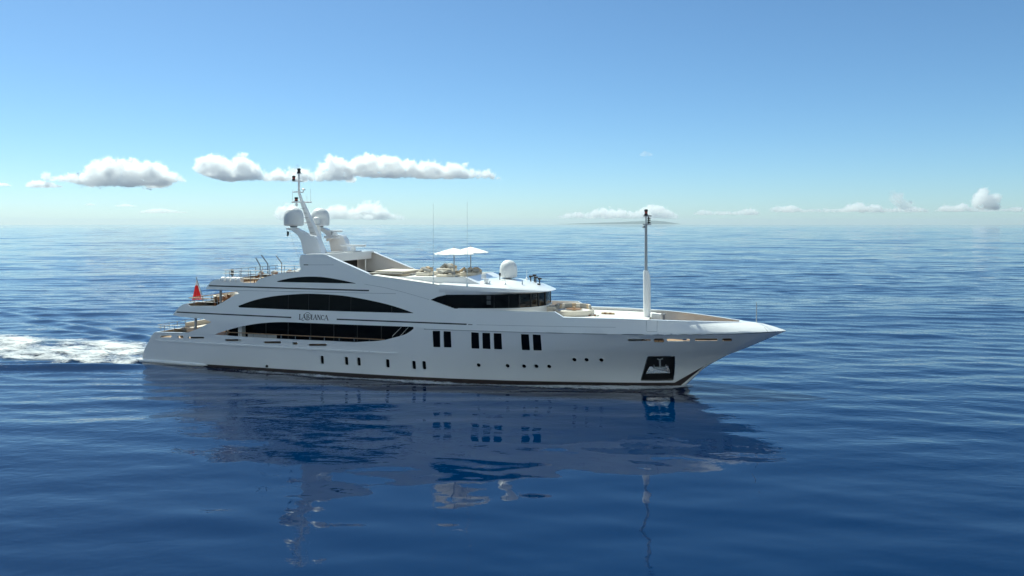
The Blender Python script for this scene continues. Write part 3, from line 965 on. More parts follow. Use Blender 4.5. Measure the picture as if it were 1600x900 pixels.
for q in (q_for(795), q_for(772), math.pi - q_for(795)):
    x, y = wh_curve(q, q, 1, a=8.155, b=4.285)[0]
    mb.tube([(x, y, zb(x)), (x, y, zt(x))], .02, 6)
mb.build("window_mullion", DARK, wheelhouse, each=True)
mb = MB(); mb.grid([[(x, y, 4.5), (x, y, zb(x) - .0)] for x, y in wh_curve(.22, math.pi - .22, 60, a=8.17, b=4.30)]); mb.build("wheelhouse_wall", WHITE, wheelhouse)
mb = MB(); mb.grid([[(x0, y0, zb(x0) - .05), (x0, y0, zb(x0) + .02), (x1, y1, zb(x1) + .02), (x1, y1, zb(x1) - .05)] for (x0, y0), (x1, y1) in zip(wh_curve(.2, math.pi - .2, 60, a=8.13, b=4.26), wh_curve(.2, math.pi - .2, 60, a=8.30, b=4.36))]); mb.build("window_sill", WHITE, wheelhouse)
b = MB(); b.box((34.2, 0, 5.5), (.9, 4.6, .9), bev=.1); b.build("helm_console", WICK, wheelhouse)
mb = MB()
for y in (-1.2, 1.2):
    mb.box((32.8, y, 5.6), (.6, .6, .14), bev=.04); mb.box((32.5, y, 6.05), (.14, .56, .8), bev=.05); mb.tube([(32.8, y, 5), (32.8, y, 5.55)], .06)
mb.build("helm_chair", CUSH, wheelhouse, each=True)
b = MB(); b.box((31.0, 0, 5.7), (.1, 7.6, 2)); b.build("wheelhouse_bulkhead", DARKIN, wheelhouse)
b = MB(); b.prism([(x, y) for x, y in wh_curve(.3, math.pi - .3, 40, a=8.0, b=4.15)], 4.96, 5.0); b.build("wheelhouse_floor", WICK, wheelhouse)
# two pale panels behind the side glass
mb = MB()
c = at(760, 470, 4.3)
for dz in (.20, -.18): mb.box((c.x, -(sellipse(c.x, 27.4, 8.15, 4.28, 2.5) + .012), c.z + dz), (.36, .012, .30), rz=math.atan2(.1, 1))
mb.build("window_vent_panel", mat("dim_panel_grey", (.05, .055, .06), .4), wheelhouse, each=True)
# roof
def w_roof(X): return sellipse(X, 27.4, 8.68, 4.44, 2.25)
ZU = [(28, 7.46), (30, 7.36), (32.3, 7.23), (33.3, 7.17), (35, 7.0), (36.08, 6.87)]
ZC = [(28, 7.6), (30.7, 7.74), (33, 7.68), (34.86, 7.34), (35.6, 7.05), (36.08, 6.88)]
ZLW = [(28, 6.66), (30, 6.69), (34, 6.73), (35.5, 6.78), (36.08, 6.85)]
mb = MB(); rows = []
for X in list(np.linspace(28.2, 34.5, 30)) + [27.4 + 8.68 * math.sin(q) for q in np.linspace(math.asin(7.15 / 8.68), math.pi / 2, 22)]:
    w = max(.01, w_roof(X)); zu, zc, zl = lerp(ZU, X), lerp(ZC, X), lerp(ZLW, X)
    wl = max(.01, w - .16 - .25 * max(0, (X - 31) / 5)); zc = max(zc, zu)
    row = [(X, 0, zl), (X, -wl * .5, zl), (X, -wl, zl), (X, -w, zl + (zu - zl) * .42), (X, -w + .02, zl + (zu - zl) * .8), (X, -w + .08, zu)]
    for k in range(1, 12):
        y = -(w - .08) + 2 * (w - .08) * k / 12
        row.append((X, y, zu + (zc - zu) * max(0, 1 - (abs(y) / max(.01, w - .08)) ** 2.2)))
    row += [(X, w - .08, zu), (X, w - .02, zl + (zu - zl) * .8), (X, w, zl + (zu - zl) * .42), (X, wl, zl), (X, wl * .5, zl), (X, 0, zl)]
    rows.append(row)
mb.grid(rows)
roof = mb.build("wheelhouse_roof", WHITE, yacht, smooth=40)
# sun deck coaming (windscreen) around the forward seating
cw = MB()
for sgn in (1, -1):
    poly = [(24.3, 7.88), (29.9, 7.95), (31.2, 7.42), (31.2, 6.8), (24.3, 6.8)]
    for y0 in (3.36,):
        n = len(poly)
        vs = [(x, -sgn * y0, z) for x, z in poly] + [(x, -sgn * (y0 - .1), z) for x, z in poly]
        cw.add(vs, [tuple(range(n)), tuple(range(n, 2 * n))[::-1]] + [(i, (i + 1) % n, (i + 1) % n + n, i + n) for i in range(n)])
coam = cw.build("sun_deck_coaming", WHITE, yacht, smooth=20)
mb = MB(); mb.grid([[(29.9, y, 7.955), (31.2, y, 7.425)] for y in np.linspace(-3.36, 3.36, 9)] ); mb.build("coaming_front", WHITE, coam)
b = MB(); b.box((27.1, 0, 7.3), (5.5, 6.5, 1.0)); b.build("sun_platform", WDECK, yacht)
b = MB(); b.box((22.0, 0.4, 7.25), (3.2, 4.4, 1.0), bev=.25); pool_s = b.build("spa_surround", WDECK, yacht)
b = MB(); b.lathe([(1.1, 0), (1.25, .02), (1.25, .12), (1.1, .14)], (22.2, .5, 7.74), 28); b.build("spa_rim", CUSH, pool_s)

# hard top and radar pylons
b = MB()
A = [(X, -(yh(X, 9.5) - .08)) for X in np.linspace(16.6, 18.5, 8)]
b.prism(A + [(x, -y) for x, y in A[::-1]], 9.44, 9.62)
ht = b.build("hard_top", WHITE, yacht)
b = MB(); b.box((18.42, 0, 9.2), (.16, 7.2, .5)); b.build("header_beam", WHITE, ht)
b = MB(); b.box((16.9, 0, 8.1), (.2, 7.6, 2.7)); b.build("bar_bulkhead", DARKIN, ht)
b = MB(); b.tube([(18.42, -2.6, 6.75), (18.42, -2.6, 9.0)], .07); b.tube([(18.42, 2.6, 6.75), (18.42, 2.6, 9.0)], .07); b.build("top_post", WHITE, ht, each=True)
b = MB(); b.box((18.0, 1.2, 9.66), (.9, 1.4, .08), bev=.03); b.box((17.4, -1.0, 9.66), (.8, 2.0, .07), bev=.03); b.build("roof_hatch", GREYP, ht, each=True)
b = MB(); b.box((20.3, 2.4, 7.6), (.9, .9, .75), bev=.05); b.build("bar_cabinet", WOOD, ht)
b = MB(); b.box((20.9, 1.2, 7.3), (.8, .9, .9), bev=.08); b.build("bar_counter", DARKIN, ht)

pyl_px = [(478, 396.5), (506.5, 396.5), (500, 376), (495, 369), (483, 366.5), (474, 362), (463, 356), (450, 356.2), (449.5, 358.4), (459, 360), (468, 367), (473.5, 376)]
pyl = [(q.x, q.z) for q in (at(x, y, 2.25) for x, y in pyl_px)]
for sgn in (1, -1):
    mb = MB(); n = len(pyl)
    vs = [(x, -sgn * (2.25 + .42 - .03 * (z - 9.6) ** 1), z) for x, z in pyl] + [(x, -sgn * (2.25 - .42 + .03 * (z - 9.6)), z) for x, z in pyl]
    bm = bmesh.new(); bv = [bm.verts.new(v) for v in vs]
    bm.faces.new(bv[:n]); bm.faces.new(bv[n:][::-1])
    for i in range(n): bm.faces.new((bv[i], bv[(i + 1) % n], bv[(i + 1) % n + n], bv[i + n]))
    bmesh.ops.recalc_face_normals(bm, faces=bm.faces[:])
    bmesh.ops.bevel(bm, geom=bm.edges[:], offset=.05, segments=2, affect='EDGES')
    bmesh.ops.triangulate(bm, faces=[f for f in bm.faces if len(f.verts) > 4])
    bm.verts.index_update()
    mb.add([v.co for v in bm.verts], [[v.index for v in f.verts] for f in bm.faces]); bm.free()
    o = mb.build("radar_pylon", WHITE, yacht)
    cx, cz = 14.25, 11.76
    MB().lathe([(.25, 0), (.3, .06), (.3, .14), (.25, .16)], (cx, -sgn * 2.1, cz - .06), 16).build("dome_mount", GREYP, o)
    MB().lathe([(.3, .06), (.72, .08), (.80, .16), (.82, .5), (.82, .80), (.78, 1.05), (.66, 1.33), (.46, 1.52), (.22, 1.62), (.01, 1.64)], (cx, -sgn * 2.1, cz + .02), 32).build("satellite_dome", DOME, o)
# small dome on the far side platform
b = MB(); b.lathe([(.05, 0), (.28, .02), (.31, .1), (.31, .42), (.24, .58), (.1, .66), (.01, .67)], (14.6, .9, 11.95), 20)
sd = b.build("small_radome", DOME, yacht)
b = MB(); b.box((14.75, .9, 11.88), (1.5, .9, .08), bev=.03); b.tube([(14.9, .9, 9.6), (14.8, .9, 11.9)], [.3, .16]); b.build("radome_platform", WHITE, sd)
# main mast
mast = bpy.data.objects.new("main_mast", None); COL.objects.link(mast); mast.parent = yacht
mm = MB(); rows = []
for (x0, y0), (x1, y1), w in (((493, 397), (511, 397), .30), ((487, 369), (500, 370), .26), ((478.5, 342), (487.5, 342), .20), ((470, 317), (475.5, 316), .14)):
    a, c = at(x0, y0, 0), at(x1, y1, 0)
    rows.append([(a.x, -w * .6, a.z), (a.x + .08, -w, a.z), (c.x - .1, -w, c.z), (c.x, -w * .4, c.z), (c.x, w * .4, c.z), (c.x - .1, w, c.z), (a.x + .08, w, a.z), (a.x, w * .6, a.z), (a.x, -w * .6, a.z)])
mm.grid(rows)
p1, p2, p3, p4 = at(472.7, 317.5, 0), at(467.2, 301, 0), at(467, 272, 0), at(466.4, 262, 0)
mm.tube([p1, p1.lerp(p2, .5), p2, p3], [.14, .125, .11, .085], 10)
mm.build("mast_spar", WHITE, mast)
mb = MB()
def bar(x0, x1, y, r=.05):
    a, c = at(x0, y, 0), at(x1, y, 0); mb.tube([a, c], r, 8)
bar(456, 487, 315.7, .06); bar(458, 474.5, 300, .045); bar(457, 474.5, 282.8, .05); bar(464, 471, 271, .05); bar(473, 480, 348, .05)
for x, y, w in ((471, 315.7, 1.2), (466, 283, .5), (467, 300, .6)):
    a = at(x, y, 0); mb.tube([a + Vector((0, -w, 0)), a + Vector((0, w, 0))], .045, 8)
mb.build("crossarm", WHITE, mast, each=True)
def lantern(px, py0, py1, m_top, parent, r=.11):
    a, c = at(px, py1, 0), at(px, py0, 0); h = c.z - a.z
    b = MB().lathe([(r, 0), (r * 1.15, .03), (r * 1.15, h * .3), (r * .8, h * .33), (r * .8, h * .62), (r * 1.15, h * .66), (r * 1.1, h * .95), (r * .5, h)], a, 12)
    o = b.build("navigation_light", DARK, parent)
    MB().lathe([(r * .9, h * .34), (r * .95, h * .36), (r * .95, h * .60), (r * .9, h * .62)], a, 12).build("lens", m_top, parent)
    return o
lantern(463, 308, 315.5, REDL, mast, .14); lantern(459, 274.5, 282.5, REDL, mast, .13); lantern(467.2, 263, 270.6, DARK, mast, .13)
mb = MB()
for x, y0, y1 in ((457, 315, 296), (485.5, 315, 295.5), (479.5, 315, 306), (464, 271, 256), (466, 262, 258)):
    mb.tube([at(x, y0, 0), at(x, y1, 0)], .014, 5)
mb.build("whip_aerial", WHITE, mast, each=True)
b = MB(); q = at(474.3, 299.8, 0); b.lathe([(.03, 0), (.03, .12), (.17, .16), (.17, .22), (.1, .28), (.01, .3)], q, 14); b.build("gps_antenna", DOME, mast)
b = MB(); q = at(463.4, 322.5, 0); b.lathe([(.03, 0), (.1, .05), (.1, .2), (.04, .3), (.01, .32)], q, 10); b.build("mast_speaker", DOME, mast)
mb = MB(); mb.tube([at(452, 358, 1.9), at(460, 385, 2.3), at(467.5, 404, 2.6)], .010, 4); mb.build("signal_halyard", SEAM, mast)
mb = MB()
for y, x0, x1 in ((326, 473, 478), (333, 476, 481), (340, 479, 484), (347, 481.5, 487), (356, 484.5, 491), (363, 487, 494)):
    a = at((x0 + x1) / 2, y, 0); mb.box((a.x, -.30, a.z), (.34, .12, .03))
mb.build("mast_step", GREYP, mast, each=True)
b = MB(); a = at(450.3, 366, 2.0); 
b.grid([[(a.x - .14, a.y, a.z + .28), (a.x + .1, a.y, a.z + .2)], [(a.x - .16, a.y + .05, a.z), (a.x + .12, a.y - .04, a.z)], [(a.x - .14, a.y, a.z - .12), (a.x - .02, a.y, a.z - .2)]]); b.build("courtesy_pennant", NAVY, mast)
# radar scanners
def scanner(px0, px1, py, Y, ped):
    a, c = at(px0, py, Y), at(px1, py, Y); mid = (a + c) / 2; L = (c - a).length
    b = MB(); b.box((mid.x, mid.y, mid.z), (L, .16, .17), bev=.06)
    o = b.build("radar_scanner", WHITE, yacht)
    q = MB(); q.box((mid.x, mid.y, mid.z - .1 - ped / 2), (.42, .42, ped), bev=.08, taper=.8); q.tube([(mid.x, mid.y, mid.z - .14), (mid.x, mid.y, mid.z - .02)], .09); q.build("scanner_pedestal", WHITE, o)
    return o
scanner(532, 572, 383.6, -1.0, .42)
s2 = scanner(512, 535, 361.3, -1.4, .3)
a = at(520, 371, -1.4); b = MB(); b.box((a.x - .1, a.y, a.z - .05), (1.3, .6, .07), bev=.02); b.tube([(a.x, a.y, a.z), (a.x - .6, a.y, 10.6)], .12); b.tube([(a.x - .35, a.y, a.z - .05), (a.x - .9, a.y + .2, 10.9)], .09); b.build("scanner_bracket", WHITE, s2)
b = MB(); b.lathe([(.08, 0), (.1, .05), (.1, .3), (.06, .38), (.01, .4)], at(519, 367, -1.4), 10); b.build("searchlight", GREYP, s2)

# forward dome, fittings on the wheelhouse roof
dz = lerp(ZC, 32.3)
b = MB(); b.lathe([(.2, -.12), (.25, .02), (.5, .06), (.66, .12), (.70, .3), (.70, .72), (.66, .98), (.55, 1.2), (.38, 1.36), (.18, 1.44), (.01, 1.46)], (32.32, 0, dz), 32); b.build("satellite_dome", DOME, roof)
def roof_z(X, Y):
    w = w_roof(X) - .08; zu, zc = lerp(ZU, X), max(lerp(ZC, X), lerp(ZU, X)); return zu + (zc - zu) * (1 - min(1, abs(Y) / w) ** 2.2)
def fitting(px, Y):
    X = at(px, 443, Y).x; return Vector((X, -Y, roof_z(X, Y)))
p = fitting(760, 2.9); b = MB(); b.box(p + Vector((0, 0, .2)), (.3, .3, .34), bev=.04); b.tube([p + Vector((.25, 0, 0)), p + Vector((.3, 0, .22))], .05); b.box(p + Vector((-.25, .1, .5)), (.36, .1, .36), rz=.5, bev=.03); b.build("flood_light", WHITE, roof)
p = fitting(781, 1.2); b = MB(); b.tube([p, p + Vector((0, 0, .5))], .04); b.box(p + Vector((0, 0, .42)), (.12, .12, .2)); b.build("camera_post", DARK, roof)
p = fitting(789, 2.6); b = MB(); b.tube([p, p + Vector((0, 0, .9))], .018); b.lathe([(.07, 0), (.07, .1), (.02, .14)], p, 8); b.build("whip_aerial", STEEL, roof, each=True)
p = fitting(816, 1.8); b = MB(); b.tube([p, p + Vector((0, 0, .3))], .05); b.build("roof_vent", STEEL, roof)
p = fitting(823, -1.2); b = MB(); b.tube([p, p + Vector((0, 0, .75))], .016); b.lathe([(.09, 0), (.09, .12), (.03, .16)], p, 8); b.build("whip_aerial", WHITE, roof, each=True)
p = fitting(834, -.3); mb = MB()
for dx, dy, h in ((-.25, 0, .42), (0, .2, .5), (.2, -.1, .36), (.45, .1, .25)):
    mb.tube([p + Vector((dx, dy, -.1)), p + Vector((dx, dy, h))], .05, 8); mb.tube([p + Vector((dx - .12, dy, h)), p + Vector((dx + .16, dy, h + .02))], [.09, .06], 8)
mb.build("horn_cluster", DARK, roof)
p = fitting(842, .6); b = MB(); b.box(p + Vector((0, 0, .05)), (.25, .1, .1)); b.build("horn_bracket", DARK, roof)
# tall whips on the side decks
for (x, y1, y0, Y) in ((677, 318, 442.5, 4.2), (730, 315, 446.5, 4.15)):
    a, c = at(x, y0, Y), at(x, y1, Y); b = MB(); b.tube([a + Vector((0, 0, -.1)), a.lerp(c, .35), c], [.03, .02, .008], 6); b.lathe([(.07, -.1), (.07, .05), (.03, .25)], a, 8); b.build("whip_aerial", STEEL, sup, each=True)

# foremast
fm = bpy.data.objects.new("foremast", None); COL.objects.link(fm); fm.parent = yacht
mb = MB(); rows = []
for y, x0, x1, w in ((496, 1005.6, 1016.4, .22), (440, 1005.2, 1016.6, .22), (430, 1005.2, 1015.6, .21), (425, 1005.3, 1013.8, .19), (422.5, 1005.6, 1012.6, .17)):
    a, c = at(x0, y, 0), at(x1, y, 0)
    rows.append([(a.x, -w * .5, a.z), (a.x + .08, -w, a.z), (c.x - .16, -w * .9, c.z), (c.x, -w * .2, c.z), (c.x, w * .2, c.z), (c.x - .16, w * .9, c.z), (a.x + .08, w, a.z), (a.x, w * .5, a.z), (a.x, -w * .5, a.z)])
mb.grid(rows); mb.grid([[rows[-1][0], rows[-1][1], rows[-1][2], rows[-1][3]], [rows[-1][7], rows[-1][6], rows[-1][5], rows[-1][4]]]); mb.build("mast_fairing", WHITE, fm, smooth=50)
mb = MB(); mb.tube([at(1009.4, 426, 0), at(1009.4, 350, 0)], [.115, .10], 12); mb.tube([at(1009.4, 352, 0), at(1009.4, 337.5, 0)], .055, 10); mb.build("mast_pole", GREYP, fm)
mb = MB(); 
for x0, x1, y in ((1005, 1018, 337.3), (1004.5, 1017.5, 350.2)): mb.tube([at(x0, y, 0), at(x1, y, 0)], .05, 8)
a = at(1009.4, 350.2, 0); mb.tube([a + Vector((0, -.35, 0)), a + Vector((0, .35, 0))], .04, 8); mb.build("crossarm", GREYP, fm, each=True)
lantern(1009.5, 327, 337, REDL, fm, .12)
mb = MB()
for y in (341, 344, 347.6): 
    q = at(1014, y, 0); mb.lathe([(.07, -.05), (.12, -.04), (.12, .04), (.07, .05)], q, 10)
mb.tube([at(1013, 350, 0), at(1013, 338.5, 0)], .04); mb.build("navigation_light", DARK, fm)
b = MB(); b.lathe([(.08, -.14), (.1, -.1), (.1, 0), (.05, .06)], at(1006, 353.5, 0), 10); b.build("deck_light", GREYP, fm)
b = MB(); q = at(1014.5, 494, 0); b.box((q.x + .55, 0, 4.95), (.7, .8, .7), bev=.06); b.build("mast_step_locker", WDECK, fm)

# bow fittings
b = MB(); q = at(1182, 504, 0); q2 = at(1182, 473, 0)
b.tube([q + Vector((0, 0, -.1)), q2], [.035, .022], 8)
for t in (.15, .3, .45, .62, .8): b.lathe([(.03, -.03), (.05, 0), (.03, .03)], q.lerp(q2, t), 8)
b.build("jack_staff", GREYP, yacht)
mb = MB()
for px in (1025.5, 1037.5):
    q = at(px, 492, -1.2); mb.box((q.x, q.y, 4.5), (.14, .5, 1.3)); 
mb.build("foredeck_ladder", SEAM, yacht, each=True)
mb = MB()
for X, Y in ((45.2, 1.3), (45.2, -1.3)):
    mb.lathe([(.25, 0), (.3, .05), (.2, .3), (.26, .55), (.2, .62), (.02, .64)], (X, Y, 3.7), 14)
mb.build("windlass", STEEL, yacht, each=True)
mb = MB()
for X in (46.2, 47.8):
    q = yh(X, 5.0)
    for sgn in (1, -1): mb.box((X, sgn * (q - .25), 3.95), (.3, .15, .4), bev=.03)
mb.build("mooring_bitt", STEEL, yacht, each=True)
mb = MB(); q = at(1149, 502.8, 1.0); mb.box((q.x, q.y, 4.72), (.9, .3, .2), bev=.05); mb.build("bow_locker", WHITE, yacht)

# railings aft
def edge(X0, X1, z, inset, n=8, sgn=1): return [(X, -sgn * (yh(X, z) - inset), z) for X in np.linspace(X0, X1, n)]
def around(Xf, Xa, z, inset):
    s_ = edge(Xf, Xa, z, inset, 8, 1); p_ = edge(Xa, Xf, z, inset, 8, -1)
    a, b_ = s_[-1], p_[0]
    mid = [(a[0] - .0, a[1] + (b_[1] - a[1]) * k / 6, z) for k in range(1, 6)]
    return s_ + mid + p_
rails("stern_railing", around(5.9, 2.15, 2.86, .12), (.28, .52), RAILM, RAILM, yacht, 1.0)
rails("upper_deck_railing", around(8.3, 5.4, 5.2, .14), (.28, .58), RAILM, RAILM, yacht, 1.2, cap=RAILW)
rails("sun_deck_railing", around(15.6, 8.75, 7.2, .16), (.35, .70, .98), RAILM, RAILM, yacht, 1.05)
# posts holding the overhangs
for sgn in (1, -1):
    b = MB(); b.tube([(5.7, -sgn * 3.55, 1.95), (5.7, -sgn * 3.55, 4.3)], .10, 12); b.build("overhang_post", GREYP, yacht)
    b = MB(); b.tube([(8.15, -sgn * 3.5, 4.5), (8.15, -sgn * 3.5, 6.6)], .10, 12); b.build("overhang_post", GREYP, yacht)
# bent awning stanchions on the sun deck
for x, y0, yb, xt, yt, Y in ((406.6, 436, 415.5, 399.6, 402.4, 3.9), (418.5, 432, 412.5, 408.5, 398.4, 3.9), (440, 424, 411, 431.6, 399.6, -3.0)):
    a, c, t = at(x, y0 + 4, Y), at(x, yb, Y), at(xt, yt, Y)
    b = MB(); b.tube([a, c], .045, 8); b.tube([c, t], .05, 8); b.build("awning_stanchion", GREYP, yacht)
# life raft canisters along the sun deck edge
for i, px in enumerate((350, 358.5, 367, 375)):
    q = at(px, 438, 3.9); b = MB()
    b.lathe([(.02, -.42), (.24, -.40), (.29, -.30), (.29, -.02), (.31, 0), (.29, .02), (.29, .30), (.24, .40), (.02, .42)], (0, 0, 0), 16)
    b.v = [(q.x + v[2] * .5 + v[0] * 0, q.y + v[1] , 7.34 + v[0]) for v in b.v]
    b.build("life_raft_canister", WHITE, yacht)
b = MB(); q = at(362.8, 429, 0); b.tube([(q.x, 0, 7.0), (q.x, 0, q.z + .45)], .06); b.lathe([(.12, 0), (.15, .04), (.15, .2), (.1, .22), (.1, .34), (.15, .36), (.15, .52), (.1, .56)], (q.x, 0, q.z - .05), 12); b.build("stern_light", DARK, yacht)
# ensign staff
b = MB(); s0, s1 = at(318.5, 470, 0), at(307.0, 434.6, 0); b.tube([s0 + Vector((.1, 0, -.3)), s1], [.05, .03], 8); b.lathe([(.03, 0), (.06, .04), (.03, .09)], s1, 8); b.build("ensign_staff", SEAM, yacht)

# ------------------------------------------------------------------ things standing on the decks
def part(mb, name, m, t, base, smooth=30):
    """mesh given in yacht axes, hung under a thing that stands at base"""
    return mb.build(name, m, t, base, smooth=smooth)

# ensign hanging from the staff
fb = Vector(s0)
flag = thing("ensign_flag", "limp red flag with a white corner hanging from the raked stern staff", "flag", s1)
mb = MB(); mw = MB(); rows = []; rw = []
pts_l = [(306.6, 437), (304.6, 446), (302.6, 455), (301, 462), (299.6, 469)]
pts_r = [(307.3, 437), (308.8, 446), (310.6, 455), (312.2, 462), (312.8, 468)]
for i, ((xl, yl), (xr, yr)) in enumerate(zip(pts_l, pts_r)):
    a, c = at(xl, yl, 0), at(xr, yr, 0)
    rows.append([(a.x + (c.x - a.x) * k / 12, .16 * math.sin(k * 1.55 + i * .35) * (i + .6) / 5, a.z + (c.z - a.z) * k / 12 + .03 * math.sin(k * 1.1)) for k in range(16)])
mb.grid(rows[1:]); part(mb, "red_field", RED, flag, s1, 70)
mw.grid([[Vector(p) + Vector((.02, .012, 0)) for p in r_[:]] for r_ in rows[:2]])
a0, a1, a2 = at(308.2, 437, 0), at(313.6, 455, 0), at(313.0, 461, 0)
mw.grid([[rows[0][-1], (a0.x, .03, a0.z)], [rows[2][-1], (a1.x, -.06, a1.z)], [rows[3][-1], (a2.x + .02, .05, a2.z)]])
part(mw, "white_canton", FOAMW, flag, s1, 70)

# parasols on the sun deck
def parasol(px, pyap, pyrim, xl, xr, pyfoot, Y, label, rz):
    ap = at(px, pyap, Y); foot = at(px + .6, pyfoot, Y); foot.z = 7.8; foot.x = ap.x
    L, Rr = at(xl, pyrim, Y), at(xr, pyrim, Y); rad = (Rr - L).length / 2; h = ap.z - L.z
    t = thing("sun_umbrella", label, "sun umbrella", foot, 0, "white parasols on the sun deck")
    mb = MB(); n = 8; ring = []
    for k in range(n): ring.append((rad * math.cos(2 * math.pi * k / n + rz), rad * math.sin(2 * math.pi * k / n + rz)))
    rows = []
    for i in range(9):
        u = i / 8; row = []
        for k in range(n * 4 + 1):
            a, c = ring[(k // 4) % n], ring[(k // 4 + 1) % n]; f = (k % 4) / 4
            x, y = a[0] + (c[0] - a[0]) * f, a[1] + (c[1] - a[1]) * f
            sag = -.07 * u * math.sin(math.pi * f)
            row.append((ap.x + x * u, ap.y + y * u, ap.z - h * (u ** 1.12) + sag * .5))
        rows.append(row)
    rows.append([(p[0], p[1], p[2] - .05) for p in rows[-1]])
    mb.grid(rows); part(mb, "canopy", CANVAS, t, foot, 20)
    part(MB().tube([(ap.x, ap.y, foot.z), (ap.x, ap.y, ap.z + .02)], .045, 10).lathe([(.03, 0), (.06, .03), (.03, .12)], ap, 8), "pole", GREYP, t, foot)
    r_ = MB()
    for k in range(n): r_.tube([(ap.x, ap.y, ap.z - .06), (ap.x + ring[k][0] * .97, ap.y + ring[k][1] * .97, ap.z - h - .05)], .014, 5)
    part(r_, "rib", GREYP, t, foot)
    part(MB().lathe([(.3, 0), (.3, .06), (.08, .1), (.06, .25)], foot, 16), "base", GREYP, t, foot)
parasol(709.5, 387.6, 396.0, 680, 739, 431, 1.0, "white sun umbrella nearer the radar mast, over the cushioned sun deck seats", .2)
parasol(735.5, 385.6, 393.6, 709, 762, 428, -1.0, "white sun umbrella nearer the wheelhouse roof, its canopy a little higher", .5)

def sunpad(px0, px1, Y0, Y1, z, h, m, name, label, cat, group=None):
    a, c = at(px0, 428, (Y0 + Y1) / 2), at(px1, 428, (Y0 + Y1) / 2)
    b = Vector(((a.x + c.x) / 2, -(Y0 + Y1) / 2, z))
    t = thing(name, label, cat, b, 0, group)
    return t, b, abs(c.x - a.x), abs(Y1 - Y0)
random.seed(3)
def cushion(mb, c, d, rz, tilt):
    bm = bmesh.new(); bmesh.ops.create_cube(bm, size=1)
    bmesh.ops.subdivide_edges(bm, edges=bm.edges[:], cuts=3, use_grid_fill=True)
    for v in bm.verts:
        r2 = 1 - .55 * max(abs(v.co.x), abs(v.co.y)) ** 3 * 2
        v.co.z *= r2; v.co = Vector((v.co.x * d[0], v.co.y * d[1], v.co.z * d[2]))
    bm.transform(Matrix.Translation(c) @ Matrix.Rotation(rz, 4, 'Z') @ Matrix.Rotation(tilt, 4, 'Y'))
    bm.verts.index_update()
    mb.add([v.co for v in bm.verts], [[v.index for v in f.verts] for f in bm.faces]); bm.free()
def lounge_pad(name, label, cat, base, L, W, pad_m, cush, rz=0, group=None, h=.3):
    t = thing(name, label, cat, base, 0, group)
    b = Vector(base)
    mb = MB().box((b.x, b.y, b.z + h / 2), (L, W, h), rz, .08); part(mb, "pad", pad_m, t, b)
    for i, (dx, dy, m, tl) in enumerate(cush):
        q = MB(); cushion(q, (b.x + dx, b.y + dy, b.z + h + .16), (.55, .5, .22), random.uniform(-.6, .6), tl); part(q, "cushion", m, t, b)
    return t
lounge_pad("sun_lounge", "white sun lounge with tan cushions beside the spa", "sun lounge", (25.3, .2, 7.8), 1.2, 2.2, CUSH, [(-.2, -.6, CUSH, -.7), (.15, 0, SAND, -.5), (-.1, .6, SAND, .6), (.3, -.7, GREYC, .2)])
lounge_pad("sun_lounge", "pale sun lounge with grey cushions, far side of the sun deck", "sun lounge", (26.2, 2.2, 7.8), 1.5, 1.2, CUSH, [(-.3, 0, GREYC, -.7), (.1, .2, CUSH, -.6), (.4, -.2, GREYC, .5), (.55, .2, SAND, .3)], h=.5)
lounge_pad("sun_lounge", "low sun lounge heaped with grey cushions under the parasol nearer the mast", "sun lounge", (27.5, -.8, 7.8), 1.6, 1.4, CUSH, [(-.5, 0, GREYC, .3), (-.1, .1, GREYC, -.4), (.35, -.1, GREYC, .4), (.6, .2, SAND, -.2)], h=.18)
lounge_pad("sun_lounge", "sun lounge with sand and white cushions under the parasol nearer the wheelhouse", "sun lounge", (28.7, .9, 7.8), 1.7, 1.6, CUSH, [(-.6, 0, SAND, -.6), (-.2, .3, SAND, -.5), (.3, .1, CUSH, .5), (.6, .3, SAND, .5), (.1, -.5, GREYC, .2), (.7, -.4, GREYC, .1)], h=.3)
t = thing("spa_cover", "pale grey padded cover stacked on the white sun deck spa", "spa cover", (22.3, .6, 7.9))
part(MB().box((22.2, .5, 7.97), (2.9, 3.6, .12), bev=.05), "lower_pad", GREYC, t, (22.3, .6, 7.9)); part(MB().box((22.4, .7, 8.1), (2.6, 3.2, .10), bev=.05), "upper_pad", CUSH, t, (22.3, .6, 7.9))

# loungers on the aft sun deck
def lounger(X, Y, rz, label):
    b = Vector((X, -Y, 7.0)); t = thing("sun_lounger", label, "sun lounger", b, rz, "wooden loungers on the aft sun deck")
    o = Vector((0, 0, 0))
    f = MB(); f.box((0, 0, .32), (1.9, .68, .06), bev=.02); f.build("frame", WOOD, t)
    for sx in (-.8, .7):
        for sy in (-.28, .28): MB().box((sx, sy, .16), (.07, .07, .32)).build("leg", WOOD, t)
    m = MB(); m.box((-.35, 0, .40), (1.15, .62, .10), bev=.04); m.build("seat_pad", SAND, t)
    q = MB()
    q.add([(.2, -.33, .36), (.2, .33, .36), (.95, .33, .95), (.95, -.33, .95), (.26, -.33, .30), (.26, .33, .30), (1.01, .33, .89), (1.01, -.33, .89)], [(0, 1, 2, 3), (7, 6, 5, 4), (0, 1, 5, 4), (1, 2, 6, 5), (2, 3, 7, 6), (3, 0, 4, 7)])
    q.build("backrest", WICK, t)
    q = MB(); cushion(q, (.78, 0, .92), (.3, .5, .12), 0, -.66); q.build("pillow", CUSH, t)
lounger(10.7, 2.9, R(12), "wooden lounger with brown backrest, aftmost near the rail of the sun deck")
lounger(11.0, 1.4, R(10), "wooden lounger second from the near rail on the aft sun deck")
lounger(11.9, 2.7, R(14), "wooden lounger closest to the rising white wing on the sun deck")
lounger(11.4, -.3, R(8), "wooden lounger mid-deck behind the near pair on the aft sun deck")
lounger(12.6, 1.0, R(8), "wooden lounger forward of the others, in line with the awning posts")
